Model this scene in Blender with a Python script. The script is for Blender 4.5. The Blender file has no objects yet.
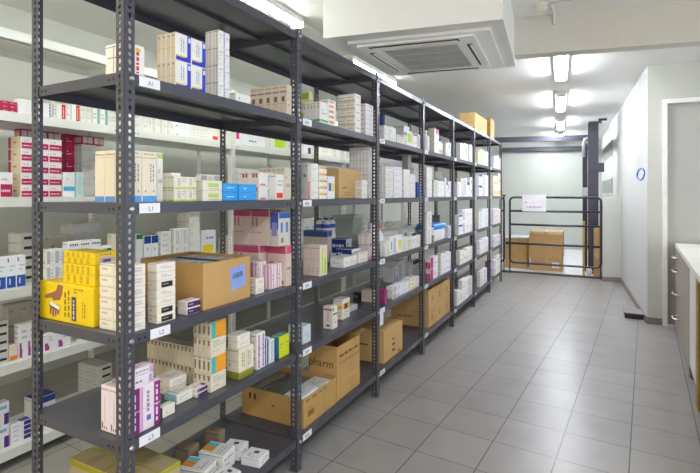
import bpy, bmesh, math, random
from mathutils import Vector, Matrix
C = bpy.context.scene.collection
S = bpy.context.scene
PI = math.pi
# ---------------------------------------------------------------- camera model (level camera, horizon above centre)
FP, CX, HZ, TH, EYE = 472.4, 350.0, 194.3, 0.4785, 1.427
cs, sn = math.cos(TH), math.sin(TH)
def onZ(u, v, Z):
    z = (Z-EYE)*FP/(HZ-v); xr = (u-CX)/FP*z
    return xr*cs-z*sn, xr*sn+z*cs
def onX(u, v, X):
    q = (u-CX)/FP; Y = -X*(cs+q*sn)/(sn-q*cs); z = -X*sn+Y*cs
    return Y, (HZ-v)/FP*z+EYE
def XonY(u, Y):
    q = (u-CX)/FP
    return Y*(q*cs-sn)/(cs+q*sn)
# ---------------------------------------------------------------- materials
def lin(h):
    r = [int(h[i:i+2], 16)/255 for i in (0, 2, 4)]
    return tuple((c/12.92 if c <= .04045 else ((c+.055)/1.055)**2.4) for c in r)+(1,)
MATS = {}
def mat(h, rough=.6, metal=0.0, noise=.06, scale=9.0, emit=0, spec=.5, bump=0.0):
    k = (h, rough, metal, noise, scale, emit, spec, bump)
    if k in MATS: return MATS[k]
    m = bpy.data.materials.new('paint_'+h); m.use_nodes = True
    nt = m.node_tree; b = nt.nodes['Principled BSDF']
    col = lin(h)
    b.inputs['Roughness'].default_value = rough
    b.inputs['Metallic'].default_value = metal
    b.inputs['Specular IOR Level'].default_value = spec
    tc = nt.nodes.new('ShaderNodeTexCoord'); nz = nt.nodes.new('ShaderNodeTexNoise')
    nz.inputs['Scale'].default_value = scale; nz.inputs['Detail'].default_value = 3
    nt.links.new(tc.outputs['Object'], nz.inputs['Vector'])
    rp = nt.nodes.new('ShaderNodeValToRGB')
    rp.color_ramp.elements[0].position = .3; rp.color_ramp.elements[1].position = .7
    rp.color_ramp.elements[0].color = tuple(c*(1-noise) for c in col[:3])+(1,)
    rp.color_ramp.elements[1].color = tuple(min(1, c*(1+noise)) for c in col[:3])+(1,)
    nt.links.new(nz.outputs['Fac'], rp.inputs['Fac'])
    nt.links.new(rp.outputs['Color'], b.inputs['Base Color'])
    if bump:
        bp = nt.nodes.new('ShaderNodeBump'); bp.inputs['Strength'].default_value = bump; bp.inputs['Distance'].default_value = .004
        nt.links.new(nz.outputs['Fac'], bp.inputs['Height']); nt.links.new(bp.outputs['Normal'], b.inputs['Normal'])
    if emit:
        b.inputs['Emission Color'].default_value = col; b.inputs['Emission Strength'].default_value = emit
    MATS[k] = m
    return m
def tile_mat():
    m = bpy.data.materials.new('grey_floor_tiles'); m.use_nodes = True
    nt = m.node_tree; N = nt.nodes.new; L = nt.links.new
    b = nt.nodes['Principled BSDF']
    tc = N('ShaderNodeTexCoord'); mp = N('ShaderNodeMapping'); mp.vector_type = 'TEXTURE'
    mp.inputs['Location'].default_value = (-.187, 2.778, 0)
    mp.inputs['Rotation'].default_value = (0, 0, math.radians(-4.6))
    mp.inputs['Scale'].default_value = (.3375, .3305, 1)
    L(tc.outputs['Object'], mp.inputs['Vector'])
    sp = N('ShaderNodeSeparateXYZ'); L(mp.outputs['Vector'], sp.inputs[0])
    def edge(out, w):
        f = N('ShaderNodeMath'); f.operation = 'FRACT'; L(out, f.inputs[0])
        a = N('ShaderNodeMath'); a.operation = 'SUBTRACT'; L(f.outputs[0], a.inputs[0]); a.inputs[1].default_value = .5
        c = N('ShaderNodeMath'); c.operation = 'ABSOLUTE'; L(a.outputs[0], c.inputs[0])
        g = N('ShaderNodeMath'); g.operation = 'GREATER_THAN'; L(c.outputs[0], g.inputs[0]); g.inputs[1].default_value = .5-w
        return g.outputs[0]
    mx = N('ShaderNodeMath'); mx.operation = 'MAXIMUM'
    L(edge(sp.outputs[0], .0085), mx.inputs[0]); L(edge(sp.outputs[1], .007), mx.inputs[1])
    fl = N('ShaderNodeVectorMath'); fl.operation = 'FLOOR'; L(mp.outputs['Vector'], fl.inputs[0])
    wn = N('ShaderNodeTexWhiteNoise'); wn.noise_dimensions = '2D'; L(fl.outputs[0], wn.inputs['Vector'])
    nz = N('ShaderNodeTexNoise'); nz.inputs['Scale'].default_value = 5; nz.inputs['Detail'].default_value = 6; L(tc.outputs['Object'], nz.inputs['Vector'])
    ad = N('ShaderNodeMath'); ad.operation = 'MULTIPLY_ADD'; L(wn.outputs['Value'], ad.inputs[0]); ad.inputs[1].default_value = .25; L(nz.outputs['Fac'], ad.inputs[2])
    rp = N('ShaderNodeValToRGB'); rp.color_ramp.elements[0].position = .3; rp.color_ramp.elements[1].position = .95
    rp.color_ramp.elements[0].color = lin('8f8c88'); rp.color_ramp.elements[1].color = lin('9f9c98')
    L(ad.outputs[0], rp.inputs['Fac'])
    mc = N('ShaderNodeMix'); mc.data_type = 'RGBA'; L(mx.outputs[0], mc.inputs['Factor'])
    L(rp.outputs['Color'], mc.inputs['A']); mc.inputs['B'].default_value = lin('4a4746')
    L(mc.outputs['Result'], b.inputs['Base Color'])
    rr = N('ShaderNodeMapRange'); L(nz.outputs['Fac'], rr.inputs['Value']); rr.inputs['To Min'].default_value = .285; rr.inputs['To Max'].default_value = .36
    L(rr.outputs[0], b.inputs['Roughness'])
    bp = N('ShaderNodeBump'); bp.inputs['Strength'].default_value = .3; bp.inputs['Distance'].default_value = .003; bp.invert = True
    L(mx.outputs[0], bp.inputs['Height']); L(bp.outputs['Normal'], b.inputs['Normal'])
    return m
WALLP = mat('c9cbc2', .75, noise=.02, scale=3)
WHITEP = mat('eeeeea', .7, noise=.015, scale=3)
RACK = mat('4a4a53', .32, noise=.05, scale=14, spec=.55)
BOLT = mat('c9cacc', .3, .9)
SHELFW = mat('e6e7e2', .45, noise=.02)
# ---------------------------------------------------------------- mesh helpers
class MB:
    """collects quads and solids with materials"""
    def __init__(s): s.bm = bmesh.new(); s.ms = []
    def mi(s, m):
        if m not in s.ms: s.ms.append(m)
        return s.ms.index(m)
    def quad(s, pts, m):
        f = s.bm.faces.new([s.bm.verts.new(p) for p in pts]); f.material_index = s.mi(m); return f
    def box(s, a, b, m, bev=0.0, M=None):
        x0, y0, z0 = a; x1, y1, z1 = b
        r = bmesh.ops.create_cube(s.bm, size=1, matrix=Matrix.Translation(((x0+x1)/2, (y0+y1)/2, (z0+z1)/2)) @ Matrix.Diagonal((abs(x1-x0), abs(y1-y0), abs(z1-z0), 1)))
        vs = r['verts']; fs = set(f for v in vs for f in v.link_faces)
        k = s.mi(m)
        for f in fs: f.material_index = k
        if bev:
            es = list(set(e for v in vs for e in v.link_edges))
            r2 = bmesh.ops.bevel(s.bm, geom=es, offset=bev, segments=1, affect='EDGES', profile=.5)
            vs = list(set(v for f in r2['faces'] for v in f.verts) | set(v for v in vs if v.is_valid))
            for f in set(f for v in vs if v.is_valid for f in v.link_faces): f.material_index = k
        if M is not None: bmesh.ops.transform(s.bm, matrix=M, verts=[v for v in vs if v.is_valid])
        return vs
    def prism(s, poly, z0, z1, m):
        k = s.mi(m)
        lo = [s.bm.verts.new((x, y, z0)) for x, y in poly]; hi = [s.bm.verts.new((x, y, z1)) for x, y in poly]
        n = len(poly)
        fs = [s.bm.faces.new(lo[::-1]), s.bm.faces.new(hi)]
        for i in range(n): fs.append(s.bm.faces.new((lo[i], lo[(i+1) % n], hi[(i+1) % n], hi[i])))
        for f in fs: f.material_index = k
    def hexa(s, lo, hi, m):
        """8 corners: lo/hi rings of 4 points"""
        k = s.mi(m); a = [s.bm.verts.new(p) for p in lo]; b = [s.bm.verts.new(p) for p in hi]
        fs = [s.bm.faces.new(a[::-1]), s.bm.faces.new(b)]+[s.bm.faces.new((a[i], a[(i+1) % 4], b[(i+1) % 4], b[i])) for i in range(4)]
        for f in fs: f.material_index = k
    def tube(s, p, q, r, m, n=12, cap=True):
        p, q = Vector(p), Vector(q); d = q-p
        M = Matrix.Translation((p+q)/2) @ d.to_track_quat('Z', 'Y').to_matrix().to_4x4()
        rr = bmesh.ops.create_cone(s.bm, cap_ends=cap, segments=n, radius1=r, radius2=r, depth=d.length, matrix=M)
        k = s.mi(m)
        for f in set(f for v in rr['verts'] for f in v.link_faces): f.material_index = k; f.smooth = len(f.verts) == 4
    def path(s, pts, r, m, n=10):
        """a swept tube along points"""
        k = s.mi(m); pts = [Vector(p) for p in pts]; rings = []
        for i, p in enumerate(pts):
            d = (pts[min(i+1, len(pts)-1)]-pts[max(i-1, 0)]).normalized()
            M = d.to_track_quat('Z', 'Y').to_matrix()
            if i and rings:
                a = M @ Vector((1, 0, 0)); b = M @ Vector((0, 1, 0))
                pa = rings[-1][1]; pa = (pa-d*pa.dot(d)).normalized(); a = pa; b = d.cross(a)
            else: a = M @ Vector((1, 0, 0)); b = d.cross(a)
            rings.append(([s.bm.verts.new(p+a*r*math.cos(2*PI*j/n)+b*r*math.sin(2*PI*j/n)) for j in range(n)], a))
        for i in range(len(rings)-1):
            A, B = rings[i][0], rings[i+1][0]
            for j in range(n):
                f = s.bm.faces.new((A[j], A[(j+1) % n], B[(j+1) % n], B[j])); f.material_index = k; f.smooth = True
        for rg, rev in ((rings[0][0], 1), (rings[-1][0], 0)):
            f = s.bm.faces.new(rg[::-1] if rev else rg); f.material_index = k
    def lathe(s, prof, m, n=20, c=(0, 0)):
        k = s.mi(m); rings = []
        for r, z in prof: rings.append([s.bm.verts.new((c[0]+r*math.cos(2*PI*j/n), c[1]+r*math.sin(2*PI*j/n), z)) for j in range(n)])
        for A, B in zip(rings, rings[1:]):
            for j in range(n):
                f = s.bm.faces.new((A[j], A[(j+1) % n], B[(j+1) % n], B[j])); f.material_index = k; f.smooth = True
        f = s.bm.faces.new(rings[0][::-1]); f.material_index = k
        f = s.bm.faces.new(rings[-1]); f.material_index = k
    def mesh(s, name):
        me = bpy.data.meshes.new(name); s.bm.to_mesh(me); s.bm.free()
        for m in s.ms: me.materials.append(m)
        return me
    def build(s, name, parent=None, loc=(0, 0, 0)):
        return link(name, s.mesh(name), parent, loc)
def link(name, me, parent=None, loc=(0, 0, 0), rz=0.0):
    o = bpy.data.objects.new(name, me); C.objects.link(o); o.location = loc; o.rotation_euler = (0, 0, rz)
    if parent: o.parent = parent
    return o
USED = {}
def tag(o, label, cat, group=None):
    n = len(label.split())
    if not 4 <= n <= 16: print('LABEL LENGTH', n, label)
    if label in USED: print('DUP LABEL', label)
    USED[label] = 1
    o['label'] = label; o['category'] = cat
    if group: o['group'] = group
    return o
def struct(o): o['kind'] = 'structure'; return o
def empty(name, loc, label, cat, group=None, rz=0.0):
    o = link(name, None, None, loc, rz); o.empty_display_size = .05
    return tag(o, label, cat, group)
def text_into(mb, s, size, M, m):
    """lettering as flat mesh, local x right / y up, placed by matrix M"""
    cu = bpy.data.curves.new('lettering', 'FONT'); cu.body = s; cu.size = size; cu.align_x = 'CENTER'; cu.align_y = 'CENTER'
    o = bpy.data.objects.new('lettering', cu)
    C.objects.link(o)
    me = bpy.data.meshes.new_from_object(o.evaluated_get(bpy.context.evaluated_depsgraph_get()))
    k = mb.mi(m)
    vs = [mb.bm.verts.new(M @ v.co) for v in me.vertices]
    for p in me.polygons:
        try: f = mb.bm.faces.new([vs[i] for i in p.vertices]); f.material_index = k
        except ValueError: pass
    bpy.data.objects.remove(o); bpy.data.curves.remove(cu); bpy.data.meshes.remove(me)
FACE_M = {  # local (right, up, out) axes per face of a box centred in x,y with base z=0
 'F': lambda lx, ly, lz: (Vector((lx/2, -ly/2, 0)), Vector((0, ly, 0)), Vector((0, 0, lz)), Vector((1, 0, 0))),
 'E': lambda lx, ly, lz: (Vector((-lx/2, -ly/2, 0)), Vector((lx, 0, 0)), Vector((0, 0, lz)), Vector((0, -1, 0))),
 'T': lambda lx, ly, lz: (Vector((lx/2, -ly/2, lz)), Vector((0, ly, 0)), Vector((-lx, 0, 0)), Vector((0, 0, 1)))}
def printed(mb, face, dims, items, rng, off=.0004):
    o, U, V, n = FACE_M[face](*dims)
    lay = [0]
    def rect(u0, v0, u1, v1, m):
        lay[0] += 1
        k = off+.00002*lay[0]
        e = .0022; eu = e/max(U.length, .004); ev = e/max(V.length, .004)
        u0, u1 = max(u0, eu), min(u1, 1-eu); v0, v1 = max(v0, ev), min(v1, 1-ev)
        if u1-u0 <= 0 or v1-v0 <= 0: return
        P = lambda a, b: o+U*a+V*b+n*k
        mb.quad([P(u0, v0), P(u1, v0), P(u1, v1), P(u0, v1)], m)
    for it in items:
        if it[0] == 't':
            _, u0, v0, u1, v1, k, h = it; m = mat(h, .6)
            for i in range(k):
                va = v1-(v1-v0)*(i+.22)/k; vb = v1-(v1-v0)*(i+.62)/k
                u = u0
                while u < u1-.02:
                    w = rng.uniform(.05, .22)*(u1-u0); rect(u, vb, min(u+w, u1), va, m); u += w+.06*(u1-u0)
                    if rng.random() < .18: break
        elif it[0] == 'v':
            _, u0, v0, u1, v1, k, h = it; m = mat(h, .6)
            for i in range(k):
                ua = u0+(u1-u0)*(i+.25)/k; ub = u0+(u1-u0)*(i+.68)/k; v = v0
                while v < v1-.02:
                    w = rng.uniform(.06, .22)*(v1-v0); rect(ua, v, ub, min(v+w, v1), m); v += w+.06*(v1-v0)
        else:
            rect(it[0], it[1], it[2], it[3], mat(it[4], .55))
# ---------------------------------------------------------------- the setting
fl = MB(); fl.quad([(-3.95, -4, 0), (4.2, -4, 0), (4.2, 13.9, 0), (-3.95, 13.9, 0)], tile_mat()); struct(fl.build('floor'))
CEIL = 2.846
ce = MB(); ce.box((-4.05, -4, CEIL), (4.2, 13.9, CEIL+.12), WHITEP); struct(ce.build('ceiling'))
w = MB(); w.box((-4.05, -4, 0), (-3.93, 13.9, CEIL), WALLP); struct(w.build('wall_left'))
w = MB(); w.prism([(-3.93, 12.58), (.16, 13.52), (.16, 13.62), (-3.93, 12.68)], 0, CEIL, mat('c6cac1', .7, noise=.015, scale=3)); struct(w.build('wall_back'))
w = MB(); w.prism([(.513, 6.13), (.62, 6.24), (.25, 13.6), (.139, 13.6)], 0, CEIL, mat('cfd0cc', .7, noise=.015, scale=3)); struct(w.build('wall_right'))
# wall with the door: faces the camera
wd = MB()
wy = lambda x: 6.13+(x-.513)*.035
wd.prism([(.515, 6.131), (.655, wy(.655)), (.655, wy(.655)+.11), (.625, wy(.625)+.11)], 0, CEIL, WALLP)
wd.prism([(.655, wy(.655)), (1.60, wy(1.6)), (1.60, wy(1.6)+.1), (.655, wy(.655)+.1)], 2.46, CEIL, WALLP)
wd.prism([(1.60, wy(1.6)), (4.2, wy(4.2)), (4.2, wy(4.2)+.1), (1.60, wy(1.6)+.1)], 0, CEIL, WALLP)
struct(wd.build('wall_door'))
d = struct(link('door_1', None, None, (.66, 6.13, 0)))
D = lambda x, dy, z: (x-.66, wy(x)+dy-6.13, z)
def bar(mb, x0, x1, y0, y1, z0, z1, m):
    mb.hexa([D(x0, y0, z0), D(x1, y0, z0), D(x1, y1, z0), D(x0, y1, z0)], [D(x0, y0, z1), D(x1, y0, z1), D(x1, y1, z1), D(x0, y1, z1)], m)
fr = MB(); FW = mat('f2f2f0', .4)
bar(fr, .650, .695, -.025, .09, 0, 2.41, FW); bar(fr, 1.56, 1.605, -.025, .09, 0, 2.41, FW); bar(fr, .650, 1.605, -.025, .09, 2.41, 2.456, FW)
fr.build('door_frame', d)
pn = MB(); bar(pn, .697, 1.558, .03, .07, .01, 2.405, mat('bcbcb8', .5, noise=.02)); pn.build('door_panel', d)
# skirting
rw_ = lambda y: .513-(y-6.13)*.05
SK = mat('8b8078', .5)
b = MB(); b.prism([(.501, 6.121), (.513, 6.13), (rw_(8.80), 8.80), (rw_(8.80)-.012, 8.80)], 0, .075, SK); struct(b.build('baseboard_right'))
b = MB(); b.prism([(.507, 6.119), (.648, 6.119+.006), (.648, 6.13), (.507, 6.13)], 0, .075, SK); struct(b.build('baseboard_door'))
# low pier the barrier closes against
b = MB(); b.prism([(.112, 8.79), (.392, 8.84), (.38, 9.35), (.10, 9.30)], .075, 1.365, WALLP); b.prism([(.106, 8.783), (.394, 8.834), (.38, 9.36), (.094, 9.31)], 0, .075, SK)
struct(b.build('trim_1'))
# bulkhead the air conditioner is set in, and the cross beam
AQ = [Vector((-1.66, 2.80, 0)), Vector((-.50, 2.996, 0)), Vector((-.59, 4.169, 0)), Vector((-1.64, 3.992, 0))]
b = MB(); b.prism([(p.x, p.y) for p in AQ], 2.5, CEIL, mat('eeeeea', .7, noise=.015, scale=3)); struct(b.build('trim_2'))
b = MB(); b.prism([(-.75, 3.948), (4.2, 4.954), (4.2, 5.084), (-.75, 4.078)], 2.545, CEIL, mat('d9d6cc', .7, noise=.02)); struct(b.build('trim_3'))
# pale lift platform behind the barrier
b = MB(); b.prism([(-1.75, 9.03), (.10, 9.05), (.09, 13.45), (-1.95, 13.0)], 0.0, .02, mat('d8d9d8', .5)); struct(b.build('trim_4'))
# ---------------------------------------------------------------- ceiling cassette air conditioner
def aq(s, t, z):
    p = AQ[0]*(1-s)*(1-t)+AQ[1]*s*(1-t)+AQ[2]*s*t+AQ[3]*(1-s)*t
    return Vector((p.x, p.y, z))
def apan(mb, s0, t0, s1, t1, z0, z1, m): mb.hexa([aq(s0, t0, z0), aq(s1, t0, z0), aq(s1, t1, z0), aq(s0, t1, z0)], [aq(s0, t0, z1), aq(s1, t0, z1), aq(s1, t1, z1), aq(s0, t1, z1)], m)
ac = empty('air_conditioner', (0, 0, 0), 'white four-way ceiling cassette air conditioner set into the white bulkhead', 'air conditioner')
ACW = mat('f6f6f3', .35, noise=.01); DK = mat('3b3b3a', .6)
p = MB()
apan(p, .10, .10, .92, .93, 2.482, 2.504, ACW)
apan(p, .14, .14, .83, .26, 2.468, 2.482, ACW); apan(p, .14, .78, .83, .90, 2.468, 2.482, ACW)
apan(p, .14, .26, .25, .78, 2.468, 2.482, ACW); apan(p, .71, .26, .83, .78, 2.468, 2.482, ACW)
p.build('panel', ac)
for s0, t0, s1, t1 in ((.20, .165, .74, .205), (.20, .83, .74, .87), (.155, .28, .19, .76), (.765, .28, .80, .76)):
    q = MB(); apan(q, s0, t0, s1, t1, 2.4665, 2.468, DK)
    if s1-s0 > t1-t0: apan(q, s0+.01, t0+(t1-t0)*.5, s1-.01, t1, 2.461, 2.4655, ACW)
    else: apan(q, s0+(s1-s0)*.5, t0+.01, s1, t1-.01, 2.461, 2.4655, ACW)
    q.build('louver', ac)
g = MB()
GF = mat('d5d5d0', .5)
apan(g, .25, .26, .71, .78, 2.478, 2.482, mat('8c8c84', .7))
for i in range(30): s = .255+.45*i/29; apan(g, s-.0025, .265, s+.0025, .775, 2.470, 2.476, GF)
for i in range(18): t = .27+.50*i/17; apan(g, .25, t-.0025, .71, t+.0025, 2.470, 2.476, GF)
for i in range(5): t = .265+.51*i/4; apan(g, .25, t-.007, .71, t+.007, 2.466, 2.471, GF)
g.build('intake_grille', ac)
# ---------------------------------------------------------------- lamps
LAMP_COOL = mat('f1f5ff', .5, noise=0, emit=46)
LAMP_LEFT = mat('fbfff4', .5, noise=0, emit=30)
LAMP_WARM_FILL = mat('ffe3b4', .5, noise=0, emit=26)
def lamp(x, y, dx, length, m, label, group, k_=1.0):
    """strip light along the aisle, near end at (x,y) drifting dx per metre"""
    t = empty('strip_light', (x, y, CEIL), label, 'ceiling light', group)
    t.rotation_euler = (0, 0, math.atan2(-dx, 1))
    h = MB(); h.box((-.05, 0, -.035), (.05, length, 0), mat('f0f0ee', .4), .006)
    for e in (0, length-.02): h.box((-.062, e, -.085), (.062, e+.02, -.03), mat('e6e6e2', .4), .004)
    h.build('housing', t)
    hs = MB()  # side lips added to keep the lamp's glow off the ceiling
    for sx_ in (-1, 1): hs.box((sx_*(.066*k_)-.003, .02, -.035-.011*k_), (sx_*(.066*k_)+.003, length-.02, -.03), mat('f0f0ee', .4))
    hs.box((-.068*k_, .02, -.0352), (.068*k_, length-.02, -.030), mat('f0f0ee', .4)); hs.build('reflector', t)
    k = MB(); prof = [(a*k_, -.0355+(b+.0355)*k_) for a, b in ((-.055, -.036), (-.058, -.055), (-.045, -.08), (0, -.09), (.045, -.08), (.058, -.055), (.055, -.036))]
    kk = k.mi(m)
    A = [k.bm.verts.new((a, .021, z)) for a, z in prof]; B = [k.bm.verts.new((a, length-.021, z)) for a, z in prof]
    for i in range(len(prof)):
        f = k.bm.faces.new((A[i], B[i], B[(i+1) % len(prof)], A[(i+1) % len(prof)])); f.material_index = kk
    k.bm.faces.new(A[::-1]).material_index = kk; k.bm.faces.new(B).material_index = kk
    k.build('diffuser', t)
xr = lambda y: -.346-(y-5.914)*.0605
RN = ['lit strip light over the aisle, in front of the beam, behind the viewer', 'lit strip light over the aisle, just beside the camera', 'lit ceiling strip light right behind the grey cross beam, nearest in aisle row', 'second lit ceiling strip light beyond the cross beam in the aisle row', 'third lit ceiling strip light of the aisle row, before the steel lift beams', 'farthest lit strip light, seen between the two steel lift beams']
for y, n in ((-2.3, 0), (.1, 1), (4.85, 2), (7.1, 3), (9.5, 4), (11.6, 5)):
    lamp(xr(y) if y > 1 else .9, y, -.0605, 1.25, LAMP_COOL, RN[n], 'strip lights over the aisle')  # the two nearest are unseen, added to brighten the aisle faces
LN = ['lit strip light above the gap behind the grey rack, out of view', 'lit strip light above the nearest rack bay, close to the ceiling', 'second lit strip light behind the rack, left of the air conditioner bulkhead', 'third lit strip light above the gap behind the racks', 'last lit strip light above the gap behind the racks']
for i, y in enumerate((-.25, 2.0, 4.24)):
    lamp((-2.11, -2.13, -2.23)[i], y, 0, 1.20, LAMP_LEFT, LN[i], 'strip lights behind the grey rack', .62)
# unseen lamps added behind the viewer as warm fill on the end faces
lamp(-1.6, -2.6, 0, 1.24, LAMP_WARM_FILL, 'warm white strip light in the room behind the viewer, left', 'warm strip lights')
lamp(-3.0, -2.0, 0, 1.24, LAMP_WARM_FILL, 'warm white strip light near the left wall behind the viewer', 'warm strip lights')
rail = MB(); rail.box((-2.19, 3.25, CEIL-.03), (-2.13, 4.235, CEIL), mat('e9eadf', .5), .003)
tag(rail.build('cable_trunking'), 'pale cable trunking on the ceiling between the two strip lights', 'trunking')
# detector and conduit
sd = empty('smoke_detector', (-.36, 3.80, CEIL), 'round white smoke detector on the ceiling beside the bulkhead', 'smoke detector')
k = MB(); k.lathe([(.05, 0), (.05, -.012)], ACW, 24); k.build('base', sd)
k = MB(); k.lathe([(.043, -.012), (.046, -.025), (.040, -.043), (.018, -.05)], mat('e8e3d2', .5), 24); k.build('sensor_head', sd)
k = MB(); cx0 = onZ(561, 0, CEIL-.012)
k.path([(-.285, 3.815, CEIL-.012), (-.285, 4.00, CEIL-.012), (-.285, 4.025, CEIL-.02), (-.285, 4.032, CEIL-.085)], .011, mat('e4e4de', .5))
tag(k.build('conduit'), 'thin white conduit running along the ceiling down onto the beam', 'conduit')
k = MB(); k.path([(-.30, 3.79, CEIL-.006), (.1, 3.78, CEIL-.006), (.6, 3.68, CEIL-.006), (1.3, 3.5, CEIL-.006)], .005, mat('d8d8d2', .5))
tag(k.build('cable'), 'thin pale cable on the ceiling leading from the smoke detector', 'cable')
# ---------------------------------------------------------------- lift frame, barrier, things behind it
STEEL = mat('474553', .45, noise=.08)
lf = empty('lift_frame', (-.02, 9.2, 0), 'dark violet-grey steel lift frame with tall column beside the white wall', 'lift frame')
def lbox(name, mb): o = mb.build(name, lf); o.location = (.02, -9.2, 0); return o
CY = 9.42
colx0, colx1 = XonY(586, CY), XonY(598.5, CY)
k = MB()
k.box((colx0+.03, CY, 0), (colx1, CY+.015, 2.70), STEEL); k.box((colx0+.10, CY+.015, 0), (colx0+.125, CY+.165, 2.70), STEEL); k.box((colx0+.03, CY+.165, 0), (colx1, CY+.18, 2.70), STEEL)
lbox('column', k)
k = MB(); k.box((colx0+.04, CY-.01, 2.70), (colx1+.05, CY+.19, 2.72), mat('5a5a60', .5)); k.box((colx1+.0, CY-.05, 2.72), (colx1+.13, CY-.0, 2.755), mat('3a3a3e', .5)); lbox('top_plate', k)
k = MB(); k.box((colx0+.05, CY-.025, 1.82), (colx1+.09, CY-.001, 1.98), STEEL); lbox('wall_bracket', k)
k = MB(); k.box((colx0-.06, CY+.2, .02), (colx0+.02, CY+.28, 2.35), mat('37354a', .5)); lbox('guide_rail', k)
k = MB(); k.path([(colx0-.04, CY+.16, 2.10), (colx0-.04, CY+.15, 2.32), (colx0-.02, CY+.15, 2.42), (colx0+.04, CY+.15, 2.45)], .028, mat('dcdcdc', .4)); lbox('guide_arm', k)
k = MB(); k.box((colx0-.07, CY+.1, 1.40), (colx0+.02, CY+.14, 1.55), mat('c9c9c6', .5)); lbox('switch_box', k)
for pts, zz in (([(-1.95, 10.45), (-.02, 10.92)], 2.6), ([(-2.2, 12.86), (-.0, 13.36)], 2.6)):
    (xa, ya), (xb, yb) = pts
    k = MB(); k.prism([(xa, ya), (xb, yb), (xb, yb+.08), (xa, ya+.08)], zz-.06, zz+.05, STEEL); lbox('beam', k)
k = MB(); k.box((colx0+.04, CY+.19, 2.48), (colx0+.12, 13.3, 2.58), STEEL); lbox('side_beam', k)
# barrier gate
gt = empty('barrier_gate', (-.64, 8.95, 0), 'dark grey tubular steel barrier gate closing the aisle end', 'gate')
TUBE = mat('3d3c47', .4)
gx0, gx1, gy = -1.372, .088, 8.95
def gz(v, x=-.64): # height of a rail seen at row v
    z = -x*sn+gy*cs; return (HZ-v)/FP*z+EYE
def gtube(name, pts, r=.019, par=gt):
    k = MB(); k.path([(a+.64, b-gy, c) for a, b, c in pts], r, TUBE, 12); return k.build(name, par)
zt, zb = gz(197.5), gz(265)
R = .07
def arc(cx, cz, a0, a1): return [(cx+R*math.cos(math.radians(a0+(a1-a0)*i/6)), gy, cz+R*math.sin(math.radians(a0+(a1-a0)*i/6))) for i in range(7)]
gtube('outer_frame', [(-.64, gy, zt)]+arc(gx1-R, zt-R, 90, 0)+arc(gx1-R, zb+R, 0, -90)+arc(gx0+R, zb+R, -90, -180)+arc(gx0+R, zt-R, 180, 90)+[(-.639, gy, zt)])
for v in (211.5, 225.5, 245): gtube('rail', [(gx0, gy, gz(v)), (gx1, gy, gz(v))])
gtube('leg', [(gx0, gy, 0), (gx0, gy, zb+.08)], .010); gtube('leg', [(gx1-.005, gy, 0), (gx1-.005, gy, zb+.08)], .010)
k = MB(); k.box((gx0-.07, gy-.025, gz(246.5)), (gx0+.02, gy+.025, gz(243.5)), TUBE, .004); o = k.build('latch', gt); o.location = (.64, -gy, 0)
sg = MB(); sg.box((-.105*1.9, -.003, -.15), (.2, .0, .15), mat('f3f1f4', .6)); 
dm = (.395, .003, .30)
rng = random.Random(4)
sg2 = MB()
sg2.box((-.198, -.003, 0), (.198, 0, .30), mat('f3f1f4', .6)); sg.bm.free()
printed(sg2, 'E', (.396, .006, .30), [('t', .3, .72, .8, .86, 1, 'd9a9b4'), ('t', .12, .42, .9, .6, 1, 'd9a9b4'), ('t', .2, .16, .85, .34, 1, 'c9a0b4')], rng)
o = sg2.build('notice', gt); s0 = XonY(523.3, gy-.02); s1 = XonY(545, gy-.02); o.location = ((s0+s1)/2+.64, -.022, gz(211.8))
# second leaf of the barrier, mostly behind the rack
g2 = empty('barrier_gate', (-1.475, 8.95, 0), 'narrow dark tubular barrier leaf between the rack end and the gate', 'gate')
k = MB(); x1 = 0.0; pz = [(x1-.30, 0, zt)]+[(x1-R+R*math.cos(math.radians(90-15*i)), 0, zt-R+R*math.sin(math.radians(90-15*i))) for i in range(7)]+[(x1-R+R*math.cos(math.radians(-15*i)), 0, zb+R+R*math.sin(math.radians(-15*i))) for i in range(7)]+[(x1-.30, 0, zb)]
k.path(pz, .019, TUBE, 12); k.build('outer_frame', g2)
k = MB(); k.path([(x1, 0, 0), (x1, 0, zb+.08)], .01, TUBE); k.build('leg', g2)
k = MB(); k.path([(x1-.3, 0, gz(211.5)), (x1, 0, gz(211.5))], .019, TUBE); k.build('rail', g2)
k = MB(); k.box((-.05, -.02, zt+.03), (.03, .02, zt+.05), TUBE); k.box((-.012, -.012, zt-.02), (.012, .012, zt+.04), TUBE); k.build('handle', g2)
k = MB(); k.box((-1.75, 9.0, 0), (.10, 9.03, .035), mat('55555a', .5)); tag(k.build('threshold_bar'), 'low grey steel threshold bar on the floor under the barrier gate', 'threshold')
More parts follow.
